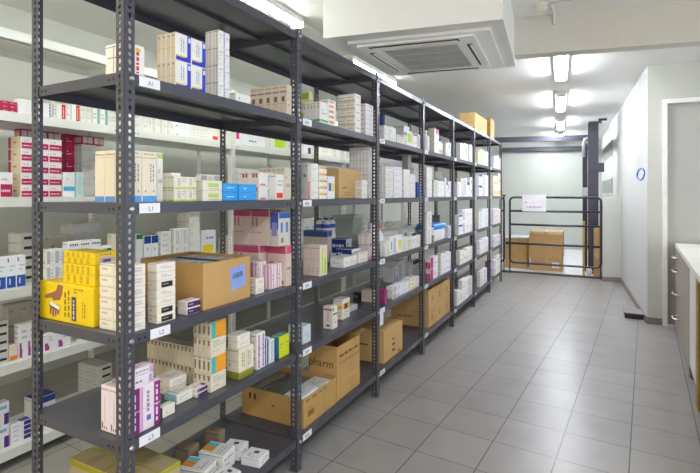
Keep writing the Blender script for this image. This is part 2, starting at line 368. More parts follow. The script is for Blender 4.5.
# wall marks, floor box
rw = lambda y: .513-(y-6.13)*.05
def ring(name, v0, u, v):
    pass
my, mz = 6.22, 0
k = MB(); pts = []
yc = 6.62; zc = 1.427+(194.3-174.5)/472.4*5.75
for i in range(40):
    a = 2*PI*i/16; r = 1+.14*math.sin(i*1.7)
    y = yc+r*.30*math.cos(a); pts.append((rw(y)-.004, y, zc+r*.066*math.sin(a)))
k.path(pts, .005, mat('3f7fd0', .5), 5); tag(k.build('blue_ring'), 'blue scribbled ring mark on the white wall at the corner', 'wall mark')
for (y0, y1, z0, z1), lb in (((10.4, 13.0, 2.165, 2.47), 'upper grey rectangular pane on the white wall past the column'), ((10.4, 13.0, 1.45, 1.735), 'lower grey rectangular pane on the white wall above the low pier')):
    v = empty('wall_pane', (rw(10), 10, (z0+z1)/2), lb, 'wall panel', 'grey panes on the right wall')
    k = MB(); zc = (z0+z1)/2
    k.hexa([(rw(y0)-.012-rw(10), y0-10, z0-zc), (rw(y0)-rw(10), y0-10, z0-zc), (rw(y1)-rw(10), y1-10, z0-zc), (rw(y1)-.012-rw(10), y1-10, z0-zc)], [(rw(y0)-.012-rw(10), y0-10, z1-zc), (rw(y0)-rw(10), y0-10, z1-zc), (rw(y1)-rw(10), y1-10, z1-zc), (rw(y1)-.012-rw(10), y1-10, z1-zc)], mat('8b8f88', .4))
    k.build('pane', v)
    k = MB()
    for a, b_ in ((z0-.02, z0), (z1, z1+.02)):
        k.hexa([(rw(y0)-.016-rw(10), y0-10, a-zc), (rw(y0)-rw(10), y0-10, a-zc), (rw(y1)-rw(10), y1-10, a-zc), (rw(y1)-.016-rw(10), y1-10, a-zc)], [(rw(y0)-.016-rw(10), y0-10, b_-zc), (rw(y0)-rw(10), y0-10, b_-zc), (rw(y1)-rw(10), y1-10, b_-zc), (rw(y1)-.016-rw(10), y1-10, b_-zc)], mat('e4e4e0', .5))
    k.build('frame', v)
bt = empty('floor_box', (.40, 6.42, 0), 'low black box with grey lid on the floor by the wall corner', 'box')
k = MB(); k.box((-.095, -.13, 0), (.085, .12, .055), mat('26262a', .6), .004); k.build('body', bt)
k = MB(); k.box((-.10, -.135, .055), (.09, .125, .068), mat('8f8a84', .5), .003); k.build('lid', bt)
# ---------------------------------------------------------------- counter at the right
cx_ = lambda y: .587+(y-3.655)*.0718
def crun(mb, d0, d1, y0, y1, z0, z1, m): # d0/d1: distance behind the front edge of the worktop
    P = lambda d, y, z: (cx_(y)+d, y, z)
    mb.hexa([P(d0, y0, z0), P(d1, y0, z0), P(d1, y1, z0), P(d0, y1, z0)], [P(d0, y0, z1), P(d1, y0, z1), P(d1, y1, z1), P(d0, y1, z1)], m)
k = MB(); crun(k, 0, .62, 2.2, 6.125, .862, .90, mat('f0efe6', .3, noise=.01)); tag(k.build('worktop'), 'long cream white worktop along the right side of the aisle', 'worktop')
du = empty('drawer_unit', (cx_(5.3), 5.3, 0), 'taupe drawer unit with chrome pulls under the worktop by the door', 'drawer unit')
def sub(mb, name, par=None):
    o = mb.build(name, par or du)
    if (par or du) is du: o.location = (-cx_(5.3), -5.3, 0)
    return o
TP = mat('a09488', .42)
k = MB(); crun(k, .022, .60, 4.45, 6.10, .03, .860, mat('7d7268', .5)); sub(k, 'carcass')
k = MB(); crun(k, .05, .60, 4.46, 6.10, .0, .03, mat('3a3836', .6)); sub(k, 'plinth')
for i, (z0, z1) in enumerate(((.735, .858), (.51, .73), (.27, .505), (.03, .265))):
    k = MB(); crun(k, .001, .021, 4.96, 6.095, z0, z1, TP); o = sub(k, 'drawer')
    h = MB(); zc = z1-.055; yh = 5.60
    x = cx_(yh)+.001; h.path([(x, yh-.075, zc), (x-.042, yh-.07, zc), (x-.048, yh-.04, zc), (x-.048, yh+.04, zc), (x-.042, yh+.07, zc), (x, yh+.075, zc)], .008, mat('f0f0f2', .2, .6), 10); h.build('handle', o)
for y0, y1 in ((4.455, 4.955),):
    k = MB(); crun(k, .001, .021, y0, y1, .03, .858, TP); sub(k, 'door')
fb = empty('white_cabinet', (cx_(4.2), 4.2, 0), 'narrow white cabinet under the worktop between taupe drawers and ochre panel', 'cabinet')
k = MB(); crun(k, .024, .58, 3.945, 4.44, .11, .86, mat('e9e7e2', .4)); crun(k, .08, .58, 3.945, 4.44, 0, .11, mat('3a3836', .6)); o = k.build('body', fb); o.location = (-cx_(4.2), -4.2, 0)
k = MB(); crun(k, .003, .023, 3.95, 4.435, .115, .855, mat('f0eeeb', .4)); o = k.build('door', fb); o.location = (-cx_(4.2), -4.2, 0)
wc = empty('wooden_cabinet', (cx_(3.2), 3.2, 0), 'ochre wooden cabinet with pale door at the right picture edge', 'cabinet')
OC = mat('a5873c', .5, noise=.15, scale=20)
k = MB(); crun(k, .001, .60, 3.80, 3.94, 0, .86, OC); crun(k, .012, .60, 2.3, 2.325, 0, .86, OC); crun(k, .05, .60, 2.325, 3.80, .06, .86, mat('b9bcb0', .5)); o = k.build('carcass', wc); o.location = (-cx_(3.2), -3.2, 0)
for y0, y1 in ((2.33, 3.05), (3.055, 3.795)):
    k = MB(); crun(k, .012, .049, y0, y1, .07, .855, mat('c7cabd', .5)); o = k.build('door', wc); o.location = (-cx_(3.2), -3.2, 0)
# ---------------------------------------------------------------- the grey rack
XF, XB, Y00 = -1.354, -1.872, 1.0212
LV = {'T': 2.262, 'L0': 1.827, 'L1': 1.398, 'L2': .962, 'L3': .612, 'L4': .168}
def flange(mb, o, U, n, w, H, t, m, pitch=.025):
    """perforated strip: o corner, U width dir, height +Z, n thickness dir"""
    k = mb.mi(m); bm = mb.bm; o, U, n = Vector(o), Vector(U), Vector(n); Z = Vector((0, 0, 1))
    N = int(H/pitch)
    prev = None
    def lay(zz, off): return [bm.verts.new(o+U*a*w+Z*zz+n*off) for a in (0, .55, 1)]
    rows = [(lay(0, 0), lay(0, t))]
    z = 0
    for i in range(N):
        z0, z1 = H*i/N, H*(i+1)/N; zc = (z0+z1)/2
        top = (lay(z1, 0), lay(z1, t))
        rz = .0098 if i % 2 else .0068
        ins = []
        for off in (0, t):
            ring = []
            for a in range(8):
                an = PI/8*0+a*PI/4
                ring.append(bm.verts.new(o+U*(.55*w+.0066*math.cos(an))+Z*(zc+rz*math.sin(an))+n*off))
            ins.append(ring)
        for L_, rev in ((0, 0), (1, 1)):
            lo, hi = rows[-1][L_], top[L_]; rg = ins[L_]
            ml = bm.verts.new(o+Z*zc+n*(t*L_)); mr = bm.verts.new(o+U*w+Z*zc+n*(t*L_))
            outer = [mr, hi[2], hi[1], hi[0], ml, lo[0], lo[1], lo[2]]
            for a in range(8):
                f = bm.faces.new((outer[a], outer[(a+1) % 8], rg[(a+1) % 8], rg[a]) if not rev else (rg[a], rg[(a+1) % 8], outer[(a+1) % 8], outer[a])); f.material_index = k
        for a in range(8):
            f = bm.faces.new((ins[0][a], ins[0][(a+1) % 8], ins[1][(a+1) % 8], ins[1][a])); f.material_index = k
        rows.append(top)
    for a in (0, 2):
        f = bm.faces.new((rows[0][0][a], rows[-1][0][a], rows[-1][1][a], rows[0][1][a])); f.material_index = k
def post_mesh(sx, sy, m, w=.04, H=2.275):
    mb = MB(); t = .002
    flange(mb, (0, 0, .004), (sx, 0, 0), (0, sy, 0), w, H, t, m); flange(mb, (0, 0, .004), (0, sy, 0), (sx, 0, 0), w, H, t, m)
    return mb.mesh('post')
def foot_mesh(sx, sy, m):
    mb = MB(); mb.box((min(-.003*sx, .05*sx), min(-.003*sy, .05*sy), 0), (max(-.003*sx, .05*sx), max(-.003*sy, .05*sy), .004), m); return mb.mesh('foot')
rack = empty('shelving_rack', (XF, Y00, 0), 'long dark grey slotted-angle steel shelving rack of seven bays along the aisle', 'shelving')
pm = {k: (post_mesh(*k, RACK), foot_mesh(*k, mat('6f7077', .4))) for k in ((-1, 1), (1, 1), (-1, -1), (1, -1))}
for i in range(8):
    for x, sx in ((0, -1), (XB-XF, 1)):
        sy = -1 if i == 7 else 1
        a, f_ = pm[(sx, sy)]
        po = link('post', a, rack, (x, i*1.0, 0)); link('foot', f_, po)
def shelf_mesh(L, Dp, m, lip=.037, label=True, holes=True):
    mb = MB(); x0, x1 = -Dp, 0
    mb.box((x0, 0, -.0015), (x1, L, 0), m)
    mb.box((x1-.0015, 0, -lip), (x1, L, -.0015), m); mb.box((x0, 0, -lip), (x0+.0015, L, -.0015), m)
    mb.box((x0, 0, -lip), (x1, .0015, -.0015), m); mb.box((x0, L-.0015, -lip), (x1, L, -.0015), m)
    mb.box((x1-.012, .002, -lip), (x1-.002, L-.002, -lip+.0015), m)
    mb.box((x0+Dp/2-.03, .002, -.014), (x0+Dp/2+.03, L-.002, -.0016), m)   # stiffener under the sheet
    dk = mat('15151a', .7)
    for y in (.055, .078, L-.055, L-.078):
        mb.lathe([(.0045, 0), (.0045, .0006)], dk, 10); vs = mb.bm.verts[-20:] if False else None
        mb.bm.verts.ensure_lookup_table(); vv = mb.bm.verts[len(mb.bm.verts)-20:]
        for v in vv: v.co = Vector((x1+v.co.z, y+v.co.x, -lip*.55+v.co.y))
    for x in (x0+.055, x0+.078, x1-.055, x1-.078):
        mb.lathe([(.0045, 0), (.0045, .0006)], dk, 10); mb.bm.verts.ensure_lookup_table(); vv = mb.bm.verts[len(mb.bm.verts)-20:]
        for v in vv: v.co = Vector((x+v.co.x, -v.co.z, -lip*.55+v.co.y))
    return mb.mesh('shelf')
SM = shelf_mesh(.992, XF-XB-.006, RACK)
bo = MB(); bo.lathe([(.009, 0), (.009, .004), (.006, .006), (.0055, .010)], BOLT, 10); bo.bm.verts.ensure_lookup_table()
for v in bo.bm.verts: v.co = Vector((v.co.z, v.co.x, v.co.y))
BM_ = bo.mesh('bolt')
def label_mesh(txt, seed):
    mb = MB(); mb.box((0, 0, -.017), (.0012, .085, .017), mat('f1f1f3', .5))
    if txt: text_into(mb, txt, .022, Matrix.Translation((.0016, .047, -.002)) @ Matrix(((0, 0, 1, 0), (1, 0, 0, 0), (0, 1, 0, 0), (0, 0, 0, 1))), mat('4a4a52', .6))
    else:
        r = random.Random(seed); m = mat('9aa6bd', .6); y = .022
        for j in range(2):
            w_ = r.uniform(.012, .018); mb.quad([(.0014, y, -.009), (.0014, y+w_, -.009), (.0014, y+w_, .007), (.0014, y, .007)], m); y += w_+.006
    return mb.mesh('label_card')
for b_ in range(7):
    for k, z in LV.items():
        s_ = link('shelf', SM, rack, (-.003, b_*1.0+.004, z))
        if b_ < 4:
            bl = link('bolt', BM_, s_, (.0032, .022, -.019))
        if k != 'T' and (b_, k) != (0, 'L4'):
            txt = {'L1': 'L1', 'L2': 'L2', 'L3': 'L3'}.get(k) if b_ == 0 else None
            if (b_, k) == (0, 'L0'): txt = 'A1'
            lb = link('label_card', label_mesh(txt, b_*7+len(k)), s_, (.0002, .10 if (b_, k) == (0, 'L2') else .055, -.0185))
        if b_ == 2 and k == 'L3':
            mb = MB(); mb.box((0, 0, -.10), (.0012, .06, .017), mat('e3e6ea', .4)); link('label_card', mb.mesh('label_card'), s_, (.0032, .045, -.02))
# ---------------------------------------------------------------- the white rack against the wall side
WX, WB, WY = -2.70, -3.10, .06
WL = {'WT': 2.287, 'WA': 1.858, 'WB': 1.411, 'WC': .929, 'WD': .543, 'WE': .097}
wr = empty('shelving_rack', (WX, WY, 0), 'long white slotted-post shelving rack standing behind the dark grey rack', 'shelving')
wpm = {k: post_mesh(*k, SHELFW, .042, 2.30) for k in ((-1, 1), (1, 1))}
for i in range(9):
    for x, sx in ((0, -1), (WB-WX, 1)):
        link('post', wpm[(sx, 1)], wr, (x, i*1.0, 0))
WM = shelf_mesh(.992, .394, SHELFW, .05)
for b_ in range(8):
    for k, z in WL.items(): link('shelf', WM, wr, (-.003, b_*1.0+.004, z))
# ---------------------------------------------------------------- goods: looks
W, CR, TX, TG = 'eceae4', 'e6dcc4', 'a9abb0', '7c7f85'
t = lambda u0, v0, u1, v1, n, c=TX: ('t', u0, v0, u1, v1, n, c)
v = lambda u0, v0, u1, v1, n, c=TX: ('v', u0, v0, u1, v1, n, c)
SEAM = (0.0, .93, 1, .945, 'c9c6bd')
LK = {}
def lk(key, desc, body, F=(), E=(), T=(), name='carton', cat='carton'): LK[key] = (desc, body, list(F), list(E), list(T), name, cat)
lk('plain', 'white carton with faint print', W, [t(.12, .35, .8, .8, 3)], [t(.15, .3, .85, .7, 2, 'b7b3aa')], [t(.2, .2, .8, .7, 3)])
lk('plain2', 'white carton with small grey lettering', W, [t(.1, .55, .7, .85, 2), t(.1, .12, .9, .25, 1)], [t(.2, .2, .8, .4, 1)], [t(.1, .3, .6, .7, 2)])
lk('plain3', 'white carton with upright lettering', W, [v(.25, .1, .7, .9, 2, TX)], [v(.35, .15, .65, .85, 1, 'b5b0a4')], [t(.2, .2, .8, .7, 2)])
lk('gtext', 'white carton with grey panel', W, [(.08, .1, .5, .9, 'b9bcc0'), t(.58, .2, .95, .8, 3)], [(.1, .1, .9, .3, 'c2c4c6')], [t(.2, .2, .8, .7, 2)])
lk('cream', 'cream carton with faint print', CR, [t(.12, .3, .85, .75, 3, 'a9a08c')], [t(.2, .3, .8, .5, 2, 'b8a98a')], [t(.2, .2, .8, .8, 3, 'b0a590')])
lk('creamblue', 'tall cream carton with blue base band', CR, [(0, 0, 1, .13, '4f9fe0'), (0, .86, 1, .875, 'b3aa94'), t(.1, .9, .8, .97, 1, 'a9a08c'), v(.5, .4, .85, .75, 2, TG), (.2, .2, .26, .24, '33343a'), (.75, .2, .81, .24, '33343a')], [(0, 0, 1, .12, '5a93d8'), (0, .86, 1, .87, 'c2b48e'), t(.15, .89, .85, .96, 1, 'c2a878')], [t(.2, .2, .8, .7, 2)], 'tall_carton')
lk('redtext', 'white carton with red upright lettering', W, [v(.45, .08, .8, .9, 1, 'd9301f'), (.1, .6, .35, .9, 'd8d8d0'), (.5, .78, .75, .9, 'e0c040')], [(.4, .1, .43, .95, 'b4694a'), (.1, .55, .9, .58, 'b4694a')], [], 'tall_carton')
lk('bluewave', 'white carton with blue side and yellow trim', W, [(0, 0, 1, .2, '2636c0'), (.74, .0, 1, 1, '2d3fc8'), (.06, .16, .62, .22, 'e6d94a'), v(.3, .35, .58, .85, 2, '7d86b8'), (.8, .75, .95, .92, 'dfe3f4')], [(0, 0, 1, 1, 'd3c4a4'), (.0, .44, 1, .47, 'bba988'), (.3, .85, .7, .9, '6b665c')], [], 'thin_carton')
lk('purpleline', 'white carton with purple corner line', W, [(.45, 0, .53, 1, '8a7fd0'), t(.08, .2, .38, .8, 3), t(.6, .3, .95, .7, 2)], [(.72, 0, .8, 1, '8f79b0'), (.3, 0, .34, 1, 'bca57c')], [])
lk('lowblue', 'flat white box with blue lettering', W, [t(.2, .35, .9, .7, 1, '3550c0')], [], [t(.2, .2, .8, .7, 2)], 'flat_carton')
lk('mark', 'tan spined carton with dark mark', 'd9ccb4', [t(.1, .2, .9, .8, 3)], [(0, .74, 1, .79, '8d6fa0'), (.3, .45, .7, .62, '6b5f52'), (.0, .38, 1, .395, 'ab9c84')], [], 'thin_carton')
lk('greenedge', 'white carton with green edge stripe', W, [(0, .88, 1, .97, 'b9d36a'), t(.2, .3, .8, .7, 2)], [(0, .88, 1, .97, 'b9d36a')], [], 'tall_carton')
lk('greenlow', 'cream carton with lime base line', 'eae4d0', [(0, .04, 1, .18, 'c4d84c'), v(.3, .3, .55, .85, 2, TG), t(.65, .5, .95, .9, 2)], [(0, .04, 1, .18, 'c0cf50')], [t(.2, .2, .8, .7, 2)])
lk('greenlabel', 'cream carton with green label', 'e9e3d0', [(.25, .35, .8, .75, 'b9d66a'), t(.3, .1, .85, .25, 1, TG), (0, .95, 1, .98, 'c0b890')], [], [t(.2, .2, .8, .7, 2)])
lk('azure', 'bright azure blue small carton', '2f9fe6', [t(.25, .35, .8, .6, 1, 'e4f2fb')], [t(.2, .3, .8, .6, 1, 'bfe0f5')], [t(.2, .3, .8, .7, 2, 'bfe0f5')], 'small_carton')
lk('redsquare', 'white carton with red square', W, [(.08, .05, .4, .18, 'e77a66'), v(.55, .3, .8, .8, 2, '8fb6c8')], [(.35, .62, .55, .88, 'd8402c'), (.65, .62, .85, .88, 'd8402c')], [])
lk('redbase', 'white carton with red base block', W, [(.08, .08, .85, .28, 'ee3b1c'), t(.2, .5, .8, .8, 2)], [], [])
lk('tanstack', 'tan carton with fine lines', 'ddd0ba', [t(.1, .3, .9, .8, 2)], [t(.2, .6, .8, .8, 1, 'a8967a'), (0, .3, 1, .32, 'b3a286')], [], 'thin_carton')
lk('blacklabel', 'white flat carton with black label', 'efe6d2', [(.22, .15, .82, .8, '1e1e22'), t(.3, .4, .6, .6, 1, 'cfcfcf')], [t(.2, .3, .7, .7, 1, 'b9b09a')], [t(.2, .2, .8, .7, 2)], 'flat_carton')
lk('whiteflat', 'white flat carton with dull print', 'efe8d8', [t(.2, .3, .8, .75, 2)], [t(.2, .3, .7, .7, 1, 'b9b09a')], [t(.2, .2, .8, .7, 3)], 'flat_carton')
lk('purpleflat', 'flat white carton with dark purple side', 'ece4de', [(0, .1, 1, .9, '4b2157'), t(.15, .35, .8, .65, 1, 'dccbe0')], [], [t(.2, .3, .7, .6, 2, '8d7f96')], 'flat_carton')
lk('pinkstripe', 'white carton with pink vertical stripes', W, [(.08, 0, .25, 1, 'd46aa0'), (.55, 0, .68, 1, 'd98ab5'), t(.3, .3, .5, .8, 3)], [(.1, 0, .4, 1, 'd77fae'), (.6, 0, .75, 1, 'e0a6c6')], [(.1, 0, .3, 1, 'dca0c0')], 'tall_carton')
lk('pinktop', 'beige carton with pink top band', 'd9c3b2', [(0, .8, 1, 1, 'cf4f78'), t(.2, .2, .8, .5, 2, '8a5d60')], [(0, .8, 1, 1, 'c94a74'), (.15, .35, .35, .6, 'c66a80'), (.6, .35, .8, .6, 'c66a80'), (.6, .05, .85, .14, '7a4a48')], [(0, 0, 1, 1, 'd0567e')], 'large_carton')
lk('pinkrib', 'beige carton with pink lung motif band', 'd8c4b8', [(0, .82, 1, 1, 'c2587e')], [(0, .82, 1, 1, 'b9486f'), (.06, .55, .16, .8, 'c8738c'), (.26, .55, .36, .8, 'c8738c'), t(.05, .3, .6, .42, 1, 'b09084'), (.6, .05, .61, .8, 'b5a294')], [(0, 0, 1, 1, 'c4607f')], 'large_carton')
lk('bluetop', 'beige carton with blue top band', 'd5cfc6', [(0, .82, 1, 1, '2f5fae'), (.15, .4, .35, .7, '5d7fc0'), (.6, .4, .8, .7, '5d7fc0'), (.2, .1, .4, .25, '7a8a5a')], [(0, .5, 1, 1, '4656a8'), (.2, .3, .8, .7, '8d93bf')], [(0, 0, 1, 1, '3f68b0')])
lk('yellow', 'bright yellow glove carton', 'f0cf0a', [(.25, .15, .8, .6, 'c4a4c0'), (.35, .2, .7, .5, '5d4a78')], [], [t(.1, .2, .8, .5, 2, '9c8410')], 'glove_carton')
lk('purpleband', 'white carton with magenta upright bands', 'f0e3ea', [(.06, 0, .34, 1, '7d1f72'), v(.1, .1, .28, .9, 1, 'f0d8ea'), (.78, .0, .98, 1, '8a2678'), v(.8, .1, .95, .9, 1, 'f0d8ea'), (.36, 0, .44, 1, 'dba4cc'), (.55, .2, .68, .32, '5868c0'), v(.5, .4, .7, .85, 1, '8a8c98'), (.0, .48, 1, .50, 'd8c8c0')], [(.15, .06, .28, .2, '8b6248'), (.4, .06, .5, .12, '8b6248'), (.62, .06, .72, .12, '8b6248'), (.45, .2, .52, .75, 'cbb592')], [t(.2, .2, .8, .7, 2)], 'tall_carton')
lk('pinkflat', 'flat white carton with purple print', 'efe6ea', [t(.1, .3, .75, .65, 1, '6d3a70'), (.8, .1, .96, .9, 'c9a0c4')], [(.2, .2, .8, .8, 'a35a98')], [(.1, .2, .5, .8, 'cf9cc8'), t(.55, .3, .9, .7, 2)], 'flat_carton')
lk('darkgreen', 'small white carton with dark green end', 'ece6d6', [t(.2, .3, .8, .7, 2)], [(0, 0, 1, 1, '1f5b48')], [(0, .5, 1, 1, '2a6a55')], 'small_carton')
lk('cyanend', 'white carton with pale cyan end', 'f0ead9', [t(.2, .3, .8, .7, 3)], [(0, .1, 1, .9, '9cc8cf'), t(.2, .3, .7, .6, 2, '6aa0aa')], [(0, .0, .2, 1, '9cc8cf'), t(.3, .2, .9, .7, 2)])
lk('purpleside', 'flat white carton with purple lettered side', 'efe8e4', [(0, 0, 1, 1, '3f2150'), t(.1, .2, .8, .8, 3, 'cdb8d4')], [(0, .2, 1, .6, 'd8cfc0')], [t(.15, .2, .6, .6, 3, '7d7488'), (.7, .1, .95, .5, '6b4a80')], 'flat_carton')
lk('slot', 'thin cream carton with dark slot', 'dfd3b6', [t(.1, .2, .9, .8, 2)], [(.3, .72, .72, .93, '7d6e52'), (0, .0, 1, .02, 'a89872')], [(.1, .1, .9, .9, 'e6dcc4')], 'thin_carton')
lk('orangeteal', 'thin cream carton with orange and teal front', 'e4d9bf', [(0, 0, 1, 1, 'eda228'), (0, 0, .3, 1, '49b3b0')], [(.3, .25, .7, .75, '8f7f60'), (0, .0, 1, .02, 'a89872')], [(.1, .1, .9, .9, 'e6dcc4')], 'thin_carton')
lk('textfront', 'thin cream carton with lettered front', 'e4d9bf', [t(.1, .5, .9, .9, 3, '9aa8a8'), t(.1, .1, .6, .35, 2)], [(.3, .65, .7, .92, '8f7f60'), (0, .0, 1, .02, 'a89872')], [], 'thin_carton')
lk('creamol', 'cream carton with columns of lettering', 'ece2c8', [v(.15, .2, .4, .85, 2, '8d8a7a'), v(.55, .2, .8, .85, 2, '8d8a7a'), (.48, 0, .5, 1, 'c8bc9c')], [(.25, .25, .32, .34, '5d5848'), (0, .47, 1, .49, 'b3a888')], [t(.2, .2, .8, .7, 2)])
lk('olive', 'low olive green carton', '8c8a26', [(0, .85, 1, 1, 'a5a040')], [(0, .85, 1, 1, '9a9838')], [], 'flat_carton')
lk('purpstripe', 'slim white carton with purple stripe', W, [(.3, .05, .62, .95, '8a4a9c'), v(.36, .1, .55, .9, 1, 'ecdff0'), t(.68, .3, .95, .8, 3)], [t(.2, .2, .8, .8, 3)], [], 'tall_carton')
lk('navyslim', 'slim white and navy carton', 'e8ebf2', [(0, 0, .45, 1, '1f3f86'), (.55, .1, .7, .9, '3f7fd8')], [(0, 0, 1, 1, '2a4f96')], [], 'thin_carton')
lk('skyslim', 'slim white carton with sky blue edge', 'eef0f2', [(.6, 0, .95, 1, '3a7fe0'), (.2, .1, .4, .9, 'e0d24a')], [], [], 'thin_carton')
lk('limeteal', 'lime yellow carton with teal end', 'd6dd25', [t(.2, .4, .8, .7, 2, 'a0a830')], [(0, 0, 1, 1, '3a8a96')], [(0, 0, 1, 1, '6bb0a8')], 'small_carton')
lk('greyfade', 'pale grey carton with blue tint', 'd3dbe2', [t(.2, .4, .8, .7, 2, 'aab6c4')], [], [])
lk('orangelid', 'white carton with orange and cyan panel', 'efece4', [t(.1, .2, .8, .8, 2)], [t(.1, .2, .8, .8, 1)], [(.2, .55, .6, 1, 'ee9a30'), (.6, .55, .9, 1, '67c2d0'), t(.15, .15, .8, .4, 2)], 'flat_carton')
lk('whitelid', 'white flat carton with dark triangle', 'f0eeea', [t(.1, .2, .8, .8, 2)], [], [(.5, .35, .72, .6, '3a2a48'), t(.1, .1, .45, .8, 3)], 'flat_carton')
lk('kraftmini', 'small kraft brown carton', '8c7a62', [], [], [], 'small_carton')
lk('oliveedge', 'kraft carton with olive tape edges', 'b5a47c', [(0, .85, 1, 1, 'a6a31e')], [(0, .8, 1, 1, 'a6a31e')], [(0, 0, 1, .05, 'a8a528'), (0, .95, 1, 1, 'a8a528'), (0, 0, .08, 1, 'a8a528'), (.92, 0, 1, 1, 'a8a528'), (.2, .4, .8, .6, 'a89a70')], 'kraft_carton')
# second bay
lk('greenband', 'white carton with green base band', 'ecebe6', [(0, .1, 1, .2, '62b068'), t(.2, .4, .8, .7, 2)], [(0, .1, 1, .2, '3f9a5a'), (.3, .7, .6, .85, 'a4a29a')], [], 'thin_carton')
lk('diag', 'white carton with orange diagonal marks', 'f3f0ea', [(.1, .1, .7, .2, 'e2a06a'), (.1, .3, .7, .4, 'e2a06a'), (.1, .5, .7, .6, 'e2a06a'), (.1, .7, .7, .8, 'e2a06a'), (.1, .88, .7, .96, 'e2a06a')], [], [], 'tall_carton')
lk('orangeline', 'white carton with yellow orange line', 'eeebe4', [t(.2, .4, .8, .8, 1)], [(0, .04, 1, .2, 'e3b04a'), (.05, .45, .8, .6, 'c9c9c4')], [])
lk('flatpale', 'flat white carton with pink tinted end', 'efeaea', [t(.1, .3, .8, .7, 1)], [(.2, .3, .8, .6, 'd8b8b4')], [], 'flat_carton')
lk('yg', 'small carton with yellow and green bands', 'dfe0a8', [(0, .3, 1, .6, 'c8d020')], [(0, .6, 1, .9, '8fb04a'), (0, .1, 1, .4, 'c6a8d8')], [], 'small_carton')
lk('redstripe', 'grey carton with red edge stripe', 'c9c5bd', [(.0, 0, .5, .5, 'e2331f')], [(.4, .62, .7, .7, '6a675f')], [], 'tall_carton')
lk('yellowred', 'white carton with yellow and red band', 'efeeea', [(.05, .62, .8, .92, 'f0b81a'), (.8, .62, .98, .85, 'd8242a')], [(0, .6, 1, .9, 'e8b830')], [])
lk('blueyellow', 'white carton with blue and yellow panels', 'eeeeea', [(.1, .35, .45, .7, '3f66c8'), (.5, .35, .85, .7, 'f0d21a')], [(.2, .35, .8, .7, '62a06a')], [(0, 0, 1, 1, '8d98a4')], 'tall_carton')
lk('talgrey', 'tall white carton with grey columns', 'eceae6', [], [v(.2, .05, .5, .95, 1, 'b7b4ac'), (0, .49, 1, .505, 'c9b99a')], [], 'thin_carton')
lk('greenside', 'pale pink carton with lime side', 'e6d3c6', [(.2, .1, .4, .9, 'b8e030'), (.6, .05, .85, .6, 'a8d828')], [t(.2, .1, .8, .3, 2, 'd0b0a4'), (0, .55, 1, .57, 'd3bcae')], [], 'thin_carton')
lk('navytop', 'white carton with navy lettering', 'e9eaee', [t(.1, .4, .8, .9, 1, '2b4b96')], [(0, .25, 1, 1, '223a80'), t(.1, .4, .9, .8, 1, 'dfe4f2')], [(0, 0, 1, 1, '2b4488')])
lk('crateblue', 'grey beige crate carton with navy lid', 'b9ada4', [(0, .82, 1, 1, '24488e')], [(0, .8, 1, 1, '24488e'), (.25, .0, .26, .8, '9d9188'), (.5, .0, .51, .8, '9d9188'), (.75, .0, .76, .8, '9d9188')], [(0, 0, 1, 1, '2f5598')], 'large_carton')
lk('pinkcream', 'cream carton with pink base', 'e8e0da', [(0, 0, 1, .25, 'd99ab0'), v(.5, .3, .8, .9, 2, '9fbfae')], [(0, .0, 1, .2, 'd8a8b4'), v(.2, .25, .7, .9, 3, 'c3bab2')], [])
lk('blackpill', 'small black carton with grey lettering', '1d1d22', [t(.2, .4, .8, .8, 2, '9c9ca4')], [t(.2, .3, .8, .8, 3, 'a0a0a8')], [], 'small_carton')
lk('greencap', 'cream carton with green and black trim', 'eee2d6', [(.1, .62, .9, .68, '222226'), (.0, .8, .3, .95, '3aa05a'), t(.2, .2, .8, .5, 2)], [v(.4, .35, .7, .75, 2, '9a7a68'), (.35, .12, .7, .2, '5a4a44'), (0, .82, 1, .88, '8a6a48')], [(.7, .6, 1, 1, '3aa05a')])
lk('yellowband', 'cream carton with yellow red band', 'eee4d6', [(0, .5, 1, .78, 'f2cc10'), (.25, .5, .5, .78, '3a2a86'), (.5, .5, .7, .78, 'c8262a'), t(.2, .15, .8, .4, 2)], [(0, .5, 1, .7, 'e6c83a'), t(.2, .1, .8, .4, 2, 'b09a86')], [t(.2, .2, .8, .7, 2)])
lk('palebox', 'pale translucent grey carton', 'c5ccca', [t(.2, .3, .8, .7, 2, 'b2bab8')], [], [])
# white rack
lk('magenta', 'white carton with magenta base', 'f0e9ec', [(0, 0, 1, .52, 'b5104f'), t(.1, .12, .8, .36, 1, 'f4d6e2'), t(.1, .6, .7, .8, 1, 'b7a8b0')], [(.22, 0, 1, 1, 'd8c9a8'), (0, 0, .22, 1, 'a8124a'), (.4, .45, .65, .6, 'a48e66')], [])
lk('magall', 'magenta carton with white lettering', 'b8144f', [t(.1, .3, .85, .7, 2, 'f2cddb')], [t(.2, .3, .8, .6, 1, 'e2a6bc')], [], 'small_carton')
lk('magframe', 'magenta framed dull carton', 'a3184a', [(.1, .15, .48, .85, 'c5bdb4'), (.55, .15, .94, .85, 'c5bdb4')], [(.1, .2, .9, .8, 'b5a98c')], [])
lk('redlabel', 'white carton with red upright label', 'f0f0ee', [(.55, .02, .95, .98, 'e0201c'), v(.62, .15, .88, .85, 1, 'f8d8d4')], [], [], 'tall_carton')
lk('tealedge', 'white carton with teal edge panel', 'eff0ee', [(.6, .02, .95, .95, '8fb8b4'), t(.1, .3, .5, .7, 2)], [], [], 'tall_carton')
lk('lines', 'white flat carton with navy edge', 'eff0f2', [(.9, 0, 1, 1, '4a52a0'), (0, 0, .9, .08, 'b9bcc8')], [], [], 'flat_carton')
lk('cyanband', 'white carton with cyan band', 'eef0f2', [(.0, .25, 1, .42, '3aaede'), t(.3, .6, .8, .8, 1, 'd8b8c4')], [], [], 'tall_carton')
lk('paleteal', 'pale teal slanted carton', 'c3dcdc', [v(.3, .1, .6, .9, 2, '9fc0c0')], [], [], 'tall_carton')
